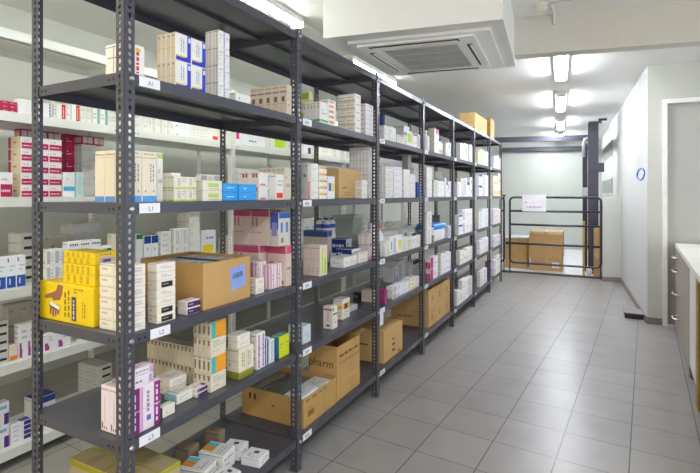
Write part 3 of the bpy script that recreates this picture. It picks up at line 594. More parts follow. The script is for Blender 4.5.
lk('greyspot', 'grey white carton with dark dots', 'c9c8c2', [(.1, .7, .16, .78, '5a5a58'), t(.3, .6, .9, .85, 2, 'a5a49e'), (.8, .1, .85, .18, '5a5a58')], [(.4, .6, .5, .7, '66645c')], [])
lk('bluebase', 'white carton with blue base and dots', 'eeeff2', [(0, 0, 1, .38, '2452a6'), (.3, .12, .42, .3, 'e8ecf4'), (.12, .82, .24, .95, '8a2a80'), t(.3, .5, .9, .75, 2, 'a9c4bc')], [], [])
lk('purpletri', 'white carton with purple triangle', 'efedf0', [(.05, .0, .3, .45, 'a83a94'), (.3, .0, .38, .28, 'a83a94'), t(.35, .5, .9, .85, 2)], [t(.2, .5, .8, .8, 2, 'c0b8a8')], [])
lk('blackbars', 'grey carton with black bars', 'd3d0c8', [(.3, .3, .9, .6, '26262a')], [t(.2, .3, .8, .6, 1, 'aaa08c')], [], 'flat_carton')
lk('greylong', 'long grey beige carton', 'bdb4a4', [t(.05, .3, .9, .7, 1, '9a8f7c')], [], [], 'flat_carton')
lk('blackword', 'white carton with black word on edge', 'efefee', [t(.15, .84, .9, .95, 1, '2a2a2e'), t(.1, .2, .8, .5, 1, 'd0d0d0')], [], [], 'tall_carton')
lk('gylabel', 'white carton with green and yellow label', 'eeefe8', [(.2, .5, .45, .9, 'c8c030'), (.5, .5, .95, .9, '1f7a48')], [], [], 'small_carton')
lk('orangebase', 'cream carton with orange base', 'e0d8c4', [(0, 0, 1, .3, 'ea8a1e')], [], [], 'tall_carton')
lk('navystack', 'white carton with navy purple end', 'edeef4', [t(.1, .3, .5, .7, 1, '7b86b0'), (.62, 0, 1, 1, '3a2f80')], [], [(.5, 0, 1, 1, '4f5ab0')], 'small_carton')
lk('purpbox', 'white carton with purple corner', 'eeedf3', [(.6, 0, 1, .5, '5a2a86'), (.1, .7, .8, .85, '8fb4d8')], [], [], 'tall_carton')
lk('limelabel', 'white carton with lime label', 'f0f1ec', [(.1, .15, .95, .95, 'b8e020')], [], [], 'small_carton')
lk('bluebar', 'white carton with blue upper bar', 'eef0f4', [(.05, .7, .95, .9, '2c5cc8'), t(.3, .2, .7, .4, 1, '4a5a8a')], [], [])
lk('pinkspot', 'white carton with pink spot', 'f0eef0', [(.3, .35, .75, .85, 'ea2a86')], [], [], 'small_carton')
lk('bluetext', 'white carton with blue lettering', 'eef0f3', [t(.2, .1, .8, .3, 1, '2a48c0')], [], [])
lk('yellowlab', 'white carton with yellow label', 'eceef2', [(.05, .15, .8, .45, 'f0d81a'), t(.3, .6, .8, .8, 1, '8a70b8')], [], [])
lk('bluecap', 'white carton with navy lid', 'e9ebee', [(0, .74, 1, 1, '1d3f8a'), (.45, .5, .55, .6, 'c0264a')], [], [(0, 0, 1, 1, '2a4c98')])
lk('greencap2', 'white carton with green lid', 'e8ebe6', [(0, .84, 1, 1, '2e7a3a')], [], [(0, 0, 1, 1, '3a8a48')], 'tall_carton')
# farther bays
lk('bluetall', 'tall navy blue carton', '27508f', [], [], [], 'tall_carton')
lk('greypan', 'dark grey carton', '8d8a84', [], [], [], 'large_carton')
lk('limespot', 'white carton with lime green panel', 'eeeeea', [(.15, .3, .9, .95, 'b4e018')], [], [], 'tall_carton')
lk('strip', 'white carton with grey spine stripes', 'dfdcd4', [v(.2, .1, .8, .9, 2, 'a9a69e')], [v(.2, .1, .6, .9, 1, 'b4b0a6')], [], 'tall_carton')
lk('rosetop', 'white carton with rose red corner', 'f0ecec', [(.3, .8, .9, 1, 'e04a78'), t(.1, .3, .8, .6, 2, 'cfc0c0')], [(0, 0, 1, 1, 'c8c8b8')], [])
lk('magband', 'white carton with magenta end', 'efe9ee', [(0, 0, .35, 1, 'b8306a'), t(.45, .3, .9, .7, 2, '9aa0b8')], [(0, .0, 1, .6, 'c0306c')], [(0, 0, .2, 1, 'b8306a')])
lk('bluedash', 'white carton with blue dashes', 'eceef4', [t(.1, .3, .9, .8, 2, '6f7fb8')], [], [t(.1, .3, .9, .8, 2, '8f9cc8')])
lk('yellowsp', 'white carton with yellow square', 'f0efe8', [(.2, .2, .8, .7, 'efe02a')], [], [], 'tall_carton')
lk('lilac', 'white carton with lilac panel', 'efedf2', [(.1, .1, .6, .9, 'c4b4dc')], [], [], 'tall_carton')
lk('goldpurple', 'small carton with gold and purple', 'b58a2a', [(0, .75, 1, 1, '7a5a9a')], [], [], 'small_carton')
lk('redlid', 'cream carton with red lettering', 'efe9de', [t(.15, .6, .8, .85, 1, 'd03a3a'), t(.1, .2, .8, .4, 1)], [], [])
lk('bigwhite', 'large white carton with violet lettering', 'f0eef2', [t(.4, .5, .9, .65, 1, '8a78b0'), t(.1, .2, .5, .4, 1)], [], [], 'large_carton')
lk('greenmark', 'white carton with green emblem', 'eeefec', [(.45, .3, .7, .75, '3f9f78'), t(.1, .1, .9, .25, 1)], [], [])
lk('bluelab', 'white carton with blue square', 'eceef2', [(.1, .5, .4, .85, '2f5fc8'), t(.45, .2, .9, .5, 2)], [], [])
lk('peach', 'pale carton with orange label', 'ece2d0', [(.3, .15, .8, .5, 'e6a63a')], [], [])
lk('maroon', 'magenta purple carton', '9a3a72', [], [], [], 'tall_carton')
lk('navylid', 'white carton with dark navy top', 'ebecf0', [(0, .8, 1, 1, '22376a'), t(.2, .3, .8, .6, 2)], [], [])
lk('pinkdash', 'white carton with pink dashes', 'f0ecef', [t(.1, .3, .9, .6, 2, 'd07a98'), t(.1, .7, .6, .85, 1, '7a9cd0')], [], [])
# ---------------------------------------------------------------- placing
SHN = {'T': 'rack top', 'L0': 'upper shelf', 'L1': 'eye-level shelf', 'L2': 'middle shelf', 'L3': 'lower shelf', 'L4': 'bottom shelf',
       'WA': 'upper white shelf', 'WB': 'second white shelf', 'WC': 'third white shelf', 'WD': 'fourth white shelf', 'WE': 'lowest white shelf'}
BAYN = ['nearest bay', 'second bay', 'third bay', 'fourth bay', 'fifth bay', 'sixth bay', 'farthest bay']
GR = []; AABB = []
def hit(b):
    for a in AABB:
        if all(min(a[i+3], b[i+3])-max(a[i], b[i]) > .0005 for i in range(3)): yield a
def fit(b, minx=.03, miny=.012):
    """pull a block of goods clear of what already stands on the shelf"""
    b = list(b)
    for _ in range(12):
        h = next(hit(b), None)
        if h is None: return b
        opts = [('x0', h[3]+.001-b[0]), ('x1', b[3]-h[0]+.001), ('y0', h[4]+.001-b[1]), ('y1', b[4]-h[1]+.001)]
        opts = [(k, c) for k, c in opts if c >= 0]
        sx, sy = b[3]-b[0], b[4]-b[1]
        opts = [(c/(sx if k[0] == 'x' else sy), k, c) for k, c in opts if ((sx if k[0] == 'x' else sy)-c) > (minx if k[0] == 'x' else miny)]
        if not opts: return None
        _, k, c = min(opts)
        if k == 'x0': b[0] += c
        if k == 'x1': b[3] -= c
        if k == 'y0': b[1] += c
        if k == 'y1': b[4] -= c
    return None
def rkey(s): return sum(ord(ch)*(i+7) for i, ch in enumerate(''.join(s)))
def carton_mesh(look, lx, ly, lz, seed):
    desc, body, F, E, T, name, cat = LK[look]
    mb = MB(); mb.box((-lx/2, -ly/2, 0), (lx/2, ly/2, lz), mat(body, .55, noise=.03, scale=6), min(.0022, lx*.1, ly*.1, lz*.1))
    rng = random.Random(seed)
    d = (lx, ly, lz)
    # tuck-flap seams of the closed carton
    sh = ''.join('%02x' % max(0, int(int(body[i:i+2], 16)*.72)) for i in (0, 2, 4))
    e = min(.05, .004/max(lz, .01))
    printed(mb, 'E', d, ([(0, .93-e, 1, .93, sh)] if lz > .03 else [])+E, rng)
    printed(mb, 'F', d, F, rng); printed(mb, 'T', d, T+[(0, .5-.0006/lx, 1, .5+.0006/lx, sh)], rng)
    return mb.mesh(name)
ALT = ['plain', 'plain2', 'plain3', 'strip', 'gtext', 'bluedash', 'pinkdash', 'bluelab', 'greenmark', 'lilac', 'redlid', 'navylid', 'yellowsp', 'cream', 'bluetext', 'orangeline']
def place(bay, sh, look, b, rows, cols, deep, order, jit=1.0, show='auto'):
    """b: block x0,y0,z0,x1,y1,z1 filled with rows*cols*deep cartons; ones buried inside are left out"""
    fb = fit(b)
    if fb is None: print('NO ROOM', bay, sh, look, order); return None
    x0, y0, z0, x1, y1, z1 = fb
    deep = max(1, min(deep, int((x1-x0)/.012)))
    AABB.append(fb)
    if bay >= 2 and cols > 1 and sh[0] == 'L' and deep == 1 and x1-x0 > .09: x0 += .021
    g = .0012
    lx, ly, lz = (x1-x0)/deep-g, (y1-y0)/cols-g, (z1-z0)/rows
    rng = random.Random(rkey(look)+int(order*7)+rows*31+int(y0*100))
    looks = look if isinstance(look, (list, tuple)) else [look]*rows
    def kind(lk_):
        n = LK[lk_][5]
        if n != 'carton': return n
        if lz > 1.5*max(ly, .001) and lz > .08: return 'tall_carton'
        if lz < .045: return 'flat_carton'
        if max(lx, ly, lz) < .13: return 'small_carton'
        if max(lx, ly, lz) > .24: return 'large_carton'
        return n
    mesh = {}
    for lkk in set(looks): mesh[lkk] = carton_mesh(lkk, lx, ly, lz-.0006, rng.randint(0, 9999))
    below = (sh in ('L2', 'L3', 'L4', 'WC', 'WD', 'WE'))
    mixed = bay >= 2 and cols > 1 and sh[0] == 'L'
    for c in range(cols):
        sz, dx, alt = 1.0, 0.0, None
        if mixed:
            sz = rng.choice((1.0, 1.0, .93, .86, .8)); dx = rng.choice((0, 0, -.008, -.02))
            if rng.random() < .55: alt = rng.choice(ALT)
            if alt and alt not in mesh: mesh[alt] = carton_mesh(alt, lx, ly, lz-.0006, rng.randint(0, 9999))
            if deep > 1 or (x1-x0) < .09: dx = 0
        for r in range(rows):
            for d in range(deep):
                if not (d == 0 or c == 0 or (below and r == rows-1) or (mixed and sz < 1)): continue
                lk_ = alt or looks[r]
                o = link(kind(lk_), mesh[lk_], None, (x1+dx-(d+.5)*(x1-x0)/deep, y0+(c+.5)*(y1-y0)/cols, z0+r*lz*sz), rng.uniform(-1, 1)*math.radians(.25)*jit)
                o.scale.z = sz
                if dx: o.scale.x = 1+dx/(x1-x0)*0
                GR.append(dict(o=o, bay=bay, sh=sh, look=lk_, r=r, R=rows, c=c if not alt else 0, Cn=cols if not alt else 1, d=d, D=deep, order=order+(c*.01 if alt else 0), y=o.location.y if alt else y0, x=x1, z=z0))
    return fb
def G(bay, sh, look, ul, uc, u1, vt, rows=1, cols=1, deep=1, xf=None, on=None, mind=.05):
    """goods described by their outline: ul..uc the end face, uc..u1 the aisle face, vt the top at the near front corner"""
    white = sh[0] == 'W'
    if xf is None: xf = -2.745 if white else -1.375
    zs = (WL if white else LV)[sh]+.0008
    if on is not None: zs = on[5]+.0004
    ya, zt = onX(uc, vt, xf); yb, _ = onX(u1, vt, xf)
    if not white:
        bay = max(0, min(6, int(math.floor(((ya+yb)/2-Y00)))))
        lo, hi = Y00+bay+.006, Y00+bay+1-.012
        if xf > -1.40: lo = Y00+bay+.004; 
        ya = min(max(ya, lo), hi-.02); yb = max(min(yb, hi), ya+.015)
    xa = min(XonY(ul, ya), xf-mind); xa = max(xa, -3.05 if white else -1.862)
    if not white:
        i = list(LV).index(sh); ceil_ = list(LV.values())[i-1]-.04 if i else 9
        if zt > ceil_: zt = ceil_
    else:
        i = list(WL).index(sh); zt = min(zt, list(WL.values())[i-1]-.053)
    if zt < zs+.012: print('LOW', bay, sh, look, round(zt-zs, 3)); zt = zs+.03
    return place(bay, sh, look, (xa, ya, zs, xf, yb, zt), rows, cols, deep, uc)
ORD = ['', 'lowest', '2nd up', '3rd up', '4th up', '5th up', '6th up', '7th up', '8th up', '9th up']
def ordn(n): return {1: '1st', 2: '2nd', 3: '3rd'}.get(n, '%dth' % n)
def label_all():
    # words that tell apart blocks of the same look on the same shelf
    blocks = {}
    for g in GR: blocks.setdefault((g['bay'] if g['sh'][0] != 'W' else 0, g['sh'], LK[g['look']][0]), set()).add((g['order'], g['y'], g['x'], g['z']))
    for g in GR:
        wh = g['sh'][0] == 'W'
        desc = LK[g['look']][0]
        bl = sorted(blocks[(g['bay'] if not wh else 0, g['sh'], desc)])
        pos = []
        same = [h for h in (g['R'],)]
        if g['R'] > 1: pos.append('top' if g['r'] == g['R']-1 else ('bottom' if g['r'] == 0 else ORD[g['r']+1]))
        if g['Cn'] > 1: pos.append(ordn(g['c']+1)+' column' if g['Cn'] > 2 else ('near column' if g['c'] == 0 else 'far column'))
        if g['D'] > 1: pos.append('front' if g['d'] == 0 else ('rear' if g['d'] == g['D']-1 else ordn(g['d']+1)+' back'))
        if len(bl) > 1:
            k = bl.index((g['order'], g['y'], g['x'], g['z']))
            pos.insert(0, 'nearest stack' if k == 0 else 'farthest stack' if k == len(bl)-1 else ordn(k+1)+' nearest stack')
        where = SHN[g['sh']] + ('' if wh else ', '+BAYN[g['bay']]) + (' behind grey rack' if wh else '')
        lab = desc+(', '+' '.join(pos) if pos else '')+', '+where
        if len(lab.split()) > 16: lab = lab.replace(' behind grey rack', ' behind').replace('with ', '')
        while len(lab.split()) > 16: lab = lab.replace('small ', '', 1) if 'small ' in lab else lab.replace(' and ', ' ', 1) if ' and ' in lab else ' '.join(lab.split()[1:])
        n = g['R']*g['Cn']*g['D']
        tag(g['o'], lab, LK[g['look']][6], ('%s, %s %s' % (desc, SHN[g['sh']], '' if wh else BAYN[g['bay']])).strip() if n > 1 else None)
# ---------------------------------------------------------------- corrugated boxes, bottles, bins
CB = ['b98d4f', 'c69a5c', 'a97f45']
def cbox(name, loc, lx, ly, lz, label, col='b98d4f', flaps=None, openv=False, marks=(), emarks=(), group=None, label_card=None, text=None, rz=0.0, reg=True):
    """corrugated box; loc = base centre. flaps: list of (side, angle)"""
    t_ = empty(name, loc, label, 'cardboard box', group, rz)
    col = ''.join('%02x' % int(int(col[i:i+2], 16)*.6+int('d2b98c'[i:i+2], 16)*.4) for i in (0, 2, 4))
    m = mat(col, .75, noise=.05, scale=5); inn = None
    k = MB(); th = .005
    if openv:
        k.box((-lx/2, -ly/2, 0), (lx/2, ly/2, th), m)
        k.box((lx/2-th, -ly/2, th), (lx/2, ly/2, lz), m); k.box((-lx/2, -ly/2, th), (-lx/2+th, ly/2, lz), m)
        k.box((-lx/2+th, -ly/2, th), (lx/2-th, -ly/2+th, lz), m); k.box((-lx/2+th, ly/2-th, th), (lx/2-th, ly/2, lz), m)
    else:
        k.box((-lx/2, -ly/2, 0), (lx/2, ly/2, lz), m, .003)
    d = (lx, ly, lz); rng = random.Random(rkey(label))
    printed(k, 'F', d, list(marks), rng); printed(k, 'E', d, list(emarks), rng)
    if text:
        o_, U, V, n = FACE_M[text[1]](*d)
        P = o_+U*text[2]+V*text[3]+n*.0012; Un, Vn = U.normalized(), V.normalized()
        text_into(k, text[0], text[4], Matrix(((Un.x, Vn.x, n.x, P.x), (Un.y, Vn.y, n.y, P.y), (Un.z, Vn.z, n.z, P.z), (0, 0, 0, 1))), mat('4a3520', .7))
    k.build('body', t_)
    if not openv:
        k = MB(); tm = mat('c9ab74', .3, noise=.02)
        k.box((-.025, -ly/2-.0008, lz-.06), (.025, -ly/2-.0002, lz), tm); k.box((-.025, -ly/2, lz+.0002), (.025, ly/2, lz+.0010), tm); k.build('packing_tape', t_)
    for side, ang in (flaps or ()):
        k = MB(); a = math.radians(ang)
        if side in 'FB':
            s_ = 1 if side == 'F' else -1; L = lx*.48; x = s_*(lx/2-.003)
            dx, dz = s_*math.cos(a)*L, math.sin(a)*L
            k.hexa([(x, -ly/2+.004, lz), (x, ly/2-.004, lz), (x+dx, ly/2-.004, lz+dz), (x+dx, -ly/2+.004, lz+dz)], [(x, -ly/2+.004, lz+.004), (x, ly/2-.004, lz+.004), (x+dx, ly/2-.004, lz+dz+.004), (x+dx, -ly/2+.004, lz+dz+.004)], m)
        else:
            s_ = -1 if side == 'E' else 1; L = min(lx*.48, ly*.5); y = s_*(ly/2-.003)
            dy, dz = s_*math.cos(a)*L, math.sin(a)*L
            k.hexa([(-lx/2+.004, y, lz), (lx/2-.004, y, lz), (lx/2-.004, y+dy, lz+dz), (-lx/2+.004, y+dy, lz+dz)], [(-lx/2+.004, y, lz+.004), (lx/2-.004, y, lz+.004), (lx/2-.004, y+dy, lz+dz+.004), (-lx/2+.004, y+dy, lz+dz+.004)], m)
        k.build('flap', t_)
    if label_card:
        f_, u_, v_, w_, h_, col_, tilt = label_card
        o_, U, V, n = FACE_M[f_](*d); Un, Vn = U.normalized(), V.normalized()
        k = MB(); c_ = o_+U*u_+V*v_; a = math.radians(tilt); A = Un*math.cos(a)+Vn*math.sin(a); B = n.cross(A)
        k.hexa([c_-A*w_/2-B*h_/2+n*.0003, c_+A*w_/2-B*h_/2+n*.0003, c_+A*w_/2+B*h_/2+n*.0003, c_-A*w_/2+B*h_/2+n*.0003], [c_-A*w_/2-B*h_/2+n*.0009, c_+A*w_/2-B*h_/2+n*.0009, c_+A*w_/2+B*h_/2+n*.0009, c_-A*w_/2+B*h_/2+n*.0009], mat(col_, .5))
        mk = mat('4d5a80', .6); rr = random.Random(3); x_ = -w_*.36
        while x_ < w_*.34:
            ww = rr.uniform(.0015, .004); p0 = c_+A*x_+n*.0012
            k.quad([p0-B*h_*.02, p0+A*ww-B*h_*.02, p0+A*ww+B*h_*.22, p0+B*h_*.22], mk); x_ += ww+rr.uniform(.001, .003)
        for j in range(3):
            p0 = c_-A*w_*.36-B*h_*(.12+.1*j)+n*.0012; k.quad([p0, p0+A*w_*.6, p0+A*w_*.6+B*h_*.03, p0+B*h_*.03], mat('8e9cc8', .6))
        k.build('address_label', t_)
    if reg: AABB.append((loc[0]-lx/2, loc[1]-ly/2, loc[2], loc[0]+lx/2, loc[1]+ly/2, loc[2]+lz))
    return t_
def CBG(bay, sh, ul, uc, u1, vt, label, xf=-1.385, zs=None, mind=.1, **kw):
    zs = LV[sh]+.001 if zs is None else zs
    ya, zt = onX(uc, vt, xf); yb, _ = onX(u1, vt, xf)
    lo, hi = Y00+bay+.006, Y00+bay+1-.01
    ya = min(max(ya, lo), hi-.05); yb = max(min(yb, hi), ya+.04)
    xa = max(min(XonY(ul, ya), xf-mind), -1.862)
    i = list(LV).index(sh)
    if i: zt = min(zt, list(LV.values())[i-1]-.042)
    cbox('cardboard_box', ((xa+xf)/2, (ya+yb)/2, zs), xf-xa, yb-ya, zt-zs, label, **kw)
    return (xa, ya, zs, xf, yb, zt)
def bottle(x, y, z, r, h, body, cap, label, group=None, name='plastic_bottle', band=None):
    b_ = empty(name, (x, y, z), label, 'bottle', group)
    k = MB(); k.lathe([(r*.93, 0), (r, .006), (r, h*.62), (r*.9, h*.70), (r*.42, h*.80), (r*.40, h*.84)], mat(body, .35), 18)
    k.build('body', b_)
    k = MB(); k.lathe([(r*.48, h*.835), (r*.48, h*.99), (r*.42, h)], mat(cap, .4), 16); k.build('cap', b_)
    if band:
        k = MB(); k.lathe([(r*1.006, h*.18), (r*1.008, h*.5)], mat(band, .5), 18); k.build('wrap_label', b_)
    AABB.append((x-r, y-r, z, x+r, y+r, z+h))
    return b_
# ================================================================ goods on the grey rack
# ---- nearest bay, upper shelf
G(0, 'L0', 'redtext', 105, 126, 145, 41)
G(0, 'L0', 'bluewave', 156.6, 175.6, 206, 31, 2, 2, 4, xf=-1.40)
G(0, 'L0', 'purpleline', 205, 218.5, 230, 29, 4, 1, 2, xf=-1.385)
G(0, 'L0', 'lowblue', 231, 236, 250, 92, xf=-1.40)
G(0, 'L0', 'mark', 250, 287, 292, 84, 1, 1, 5)
# eye-level shelf
G(0, 'L1', 'creamblue', 94.5, 126, 157, 149, 1, 2, 3)
G(0, 'L1', 'greenedge', 150, 157, 163.5, 152, 1, 1, 2, xf=-1.45)
a = G(0, 'L1', 'greenlow', 158, 172, 197, 176, 2, 2, 2, xf=-1.395)
G(0, 'L1', 'whiteflat', 160, 172, 181, 172.5, 1, 1, 1, xf=-1.41, on=a)
G(0, 'L1', 'greenlabel', 197.5, 203, 222.5, 180, 2, 1, 1, xf=-1.39)
G(0, 'L1', 'azure', 222, 223.5, 238, 183, 2, 1, 1, xf=-1.385, mind=.09)
G(0, 'L1', 'azure', 238, 239, 257, 184, 2, 1, 1, xf=-1.376, mind=.05)
G(0, 'L1', 'redsquare', 239, 259, 274.5, 172, 2, 1, 2, xf=-1.43)
G(0, 'L1', 'redbase', 275, 276, 284, 174, xf=-1.385, mind=.08)
G(0, 'L1', 'tanstack', 258, 284.5, 293, 167, 1, 1, 6, xf=-1.38)
# middle shelf
yz = (-1.864, 1.045, LV['L2']+.001, -1.545, 1.16, LV['L2']+.139)
def glove_box(b, label, hand):
    x0, y0, z0, x1, y1, z1 = b; lx, ly, lz = x1-x0, y1-y0, z1-z0
    AABB.append(b); k = MB(); k.box((-lx/2, -ly/2, 0), (lx/2, ly/2, lz), mat('f2d108', .45, noise=.02), .002)
    rng = random.Random(5)
    if hand:
        o_, U, V, n = FACE_M['E'](lx, ly, lz)
        def poly(pts, h, off):
            vs = [k.bm.verts.new(o_+U*a+V*b_+n*off) for a, b_ in pts]; f = k.bm.faces.new(vs); f.material_index = k.mi(mat(h, .6))
        poly([(.10, .60), (.14, .55), (.24, .60), (.28, .52), (.40, .56), (.44, .72), (.46, .95), (.36, .97), (.33, .80), (.26, .74), (.14, .66)], 'a06a4a', .0006)
        for i, (a, b_) in enumerate(((.20, .14), (.25, .08), (.30, .10), (.35, .16))):
            poly([(a, b_+.03), (a+.015, b_), (a+.035, b_+.02), (a+.05, .40), (a+.005, .40)], 'a06a4a', .0006)
        poly([(.19, .38), (.21, .50), (.40, .40), (.41, .30), (.36, .27), (.22, .34)], 'a06a4a', .0006)
        poly([(.20, .40), (.22, .50), (.40, .38), (.39, .29)], 'f0ece6', .0009)
        printed(k, 'E', (lx, ly, lz), [v(.47, .15, .6, .85, 2, '8a7712'), (.62, .08, .70, .70, '4b3c6a'), v(.63, .12, .69, .66, 1, 'e8d8a8'), t(.66, .78, .92, .93, 2, '8a7712'), v(.80, .2, .88, .6, 2, 'a08a14')], rng, .001)
    else:
        printed(k, 'E', (lx, ly, lz), [(0, .52, 1, .54, 'b89a08'), v(.08, .58, .9, .95, 5, 'c2a406'), v(.1, .08, .9, .46, 4, 'c2a406')], rng)
    printed(k, 'F', (lx, ly, lz), [(.2, .15, .85, .6, 'c8aacb'), (.35, .2, .7, .45, '5d4a78'), t(.2, .7, .8, .9, 1, '6a5a8a')], rng)
    tag(k.build('glove_carton', None, ((x0+x1)/2, (y0+y1)/2, z0)), label, 'carton')
glove_box(yz, 'bright yellow carton with printed hand picture, on middle shelf at rack end', True)
glove_box((-1.745, 1.06, yz[5]+.001, -1.56, 1.15, yz[5]+.073), 'plain-fronted yellow carton lying on the yellow carton with the hand', False)
glove_box((-1.743, 1.062, yz[5]+.074, -1.562, 1.15, yz[5]+.118), 'topmost thin yellow carton of the yellow pile at the rack end', False)
G(0, 'L2', 'whiteflat', 99, 128, 146, 266, 6, 1, 2)
G(0, 'L2', ['blacklabel', 'blacklabel', 'whiteflat', 'whiteflat', 'blacklabel', 'whiteflat', 'whiteflat'], 147, 157, 176, 264, 7, 1, 1, xf=-1.385)
G(0, 'L2', 'purpleflat', 177, 187, 201, 302, 2, 1, 1, xf=-1.385)
ob = CBG(0, 'L2', 140.7, 203, 250, 264, 'large open brown carton full of packets on the middle shelf, nearest bay', xf=-1.385, openv=True, col='b98a47', label_card=('F', .72, .55, .095, .095, '8fa6e8', 8))
for i, (fx, fy, sx, sy, h, c) in enumerate(((.28, .28, .40, .46, .012, 'c3c8c4'), (.70, .30, .36, .48, .008, 'd3d6d4'), (.30, .74, .42, .40, .004, 'b3bab8'), (.74, .76, .36, .40, .014, 'dcdfe0'))):
    X = ob[0]+(ob[3]-ob[0])*fx; Y = ob[1]+(ob[4]-ob[1])*fy; k = MB(); lx, ly = (ob[3]-ob[0])*sx, (ob[4]-ob[1])*sy
    k.box((-lx/2, -ly/2, 0), (lx/2, ly/2, ob[5]-ob[2]-.012-i*.0-.006), mat(c, .3), .004)
    printed(k, 'T', (lx, ly, ob[5]-ob[2]-.018), [t(.1, .2, .9, .8, 3, '8b9490')], random.Random(i))
    tag(k.build('packet', None, (X, Y, ob[2]+.006)), 'pale plastic packet in the open brown carton, %s' % ['rear near corner', 'front near corner', 'rear far corner', 'front far corner'][i], 'packet', 'packets in the open brown carton')
k = MB(); k.box((-.12, -.012, 0), (.12, .012, .003), mat('232326', .5)); o = k.build('strap', None, (ob[0]+(ob[3]-ob[0])*.5, ob[1]+(ob[4]-ob[1])*.52, ob[5]-.0105)); tag(o, 'dark strap lying over the packets in the open brown carton', 'strap')
G(0, 'L2', 'whiteflat', 251, 256, 264.5, 279, 2, 1, 1, xf=-1.39)
G(0, 'L2', 'pinkstripe', 251, 258, 266.5, 262, 1, 2, 1, xf=-1.44)
G(0, 'L2', 'pinkstripe', 265, 270, 282, 265, 1, 2, 2, xf=-1.40)
z2 = LV['L2']+.001
p1 = place(0, 'L2', 'pinkrib', (-1.67, 1.90, z2, -1.50, 2.0, z2+.205), 1, 1, 1, 240)
place(0, 'L2', 'pinkrib', (-1.67, 1.90, z2+.206, -1.437, 2.0, z2+.385), 1, 1, 2, 241)
place(0, 'L2', 'pinktop', (-1.495, 1.90, z2, -1.375, 2.005, z2+.205), 1, 1, 1, 280)
place(0, 'L2', 'bluetop', (-1.433, 1.90, z2+.206, -1.38, 2.0, z2+.375), 1, 1, 1, 283)
# lower shelf
pb = G(0, 'L3', 'purpleband', 100.5, 128, 161, 392, 1, 1, 3)
q = G(0, 'L3', 'pinkflat', 118, 128, 154, 381, 1, 1, 1, on=pb)
G(0, 'L3', 'pinkflat', 122, 130, 154, 372, 1, 1, 1, xf=-1.38, on=q)
G(0, 'L3', 'darkgreen', 161, 163, 175.5, 408, xf=-1.39, mind=.06)
G(0, 'L3', 'cyanend', 164, 177, 193, 395, 1, 1, 1, xf=-1.43)
G(0, 'L3', 'purpleside', 182, 193, 208, 391, 2, 1, 1, xf=-1.41)
G(0, 'L3', 'whiteflat', 155, 170, 187, 380, 2, 1, 1, xf=-1.52)
ms = G(0, 'L3', ['textfront', 'orangeteal', 'textfront', 'orangeteal'], 188, 206, 226.5, 324, 4, 1, 4, xf=-1.395)
if ms: place(0, 'L3', 'slot', (-1.80, ms[1]+.02, ms[2], ms[0]-.004, ms[4]-.02, ms[2]+.165), 2, 1, 13, 150)
ol = G(0, 'L3', 'olive', 226, 239, 254, 374, xf=-1.38)
if ol:
    c1 = place(0, 'L3', 'creamol', (ol[0], ol[1], ol[5]+.001, ol[3], ol[4], ol[5]+.105), 1, 1, 1, 239)
    place(0, 'L3', 'whiteflat', (ol[0]+.01, ol[1]-.002, ol[5]+.106, ol[3]-.004, ol[4]-.02, ol[5]+.166), 2, 1, 1, 240)
G(0, 'L3', 'purpstripe', 252, 257, 265.5, 334, 1, 2, 1, xf=-1.385)
G(0, 'L3', 'navyslim', 264, 266.5, 270, 338, 1, 1, 1, xf=-1.385)
G(0, 'L3', 'skyslim', 270, 270.5, 275, 340, 1, 2, 1, xf=-1.385)
G(0, 'L3', 'limeteal', 276, 279.5, 289.5, 337, 1, 2, 1, xf=-1.385)
# bottom shelf
z4 = LV['L4']+.001
place(0, 'L4', 'oliveedge', (-1.82, 1.13, z4, -1.42, 1.32, .40), 2, 2, 2, 90)
def heap(items, bay, sh):
    for i, (look, x, y, z, lx, ly, lz, rz) in enumerate(items):
        o = link(LK[look][5], carton_mesh(look, lx, ly, lz, i*13+bay), None, (x, y, z), math.radians(rz))
        GR.append(dict(o=o, bay=bay, sh=sh, look=look, r=0, R=1, c=0, Cn=1, d=0, D=1, order=200+i, y=y, x=x, z=z))
def top_at(u, v_, h): x, y = onZ(u, v_, z4+h); return x, y
hp = []
for look, u, v_, h, lx, ly, rz in (('orangelid', 211, 456, .085, .13, .10, 10), ('orangelid', 194, 468, .075, .13, .10, 14), ('whitelid', 231, 456, .055, .10, .085, 12), ('whitelid', 250, 465, .04, .10, .09, 8),
        ('kraftmini', 217, 440, .11, .08, .05, 8), ('kraftmini', 201, 449, .10, .08, .07, 4), ('orangelid', 176, 474, .07, .12, .09, 6), ('whitelid', 226, 471, .05, .09, .075, -6), ('orangelid', 158, 478, .06, .11, .08, 3)):
    x, y = top_at(u, v_, h); hp.append([look, min(x, -1.42), y, z4, lx, ly, h, rz])
for it in range(60):
    for i in range(len(hp)):
        for j in range(i):
            A, B = hp[i], hp[j]; dx, dy = A[1]-B[1], A[2]-B[2]
            ox = (A[4]+B[4])*.54-abs(dx)+.012; oy = (A[5]+B[5])*.54-abs(dy)+.012
            if ox > 0 and oy > 0:
                if ox < oy: k_ = .5*ox*(1 if dx > 0 else -1); A[1] += k_; B[1] -= k_
                else: k_ = .5*oy*(1 if dy > 0 else -1); A[2] += k_; B[2] -= k_
    for A in hp: A[1] = min(max(A[1], -1.80), -1.42); A[2] = max(A[2], 1.42)
heap(hp, 0, 'L4')
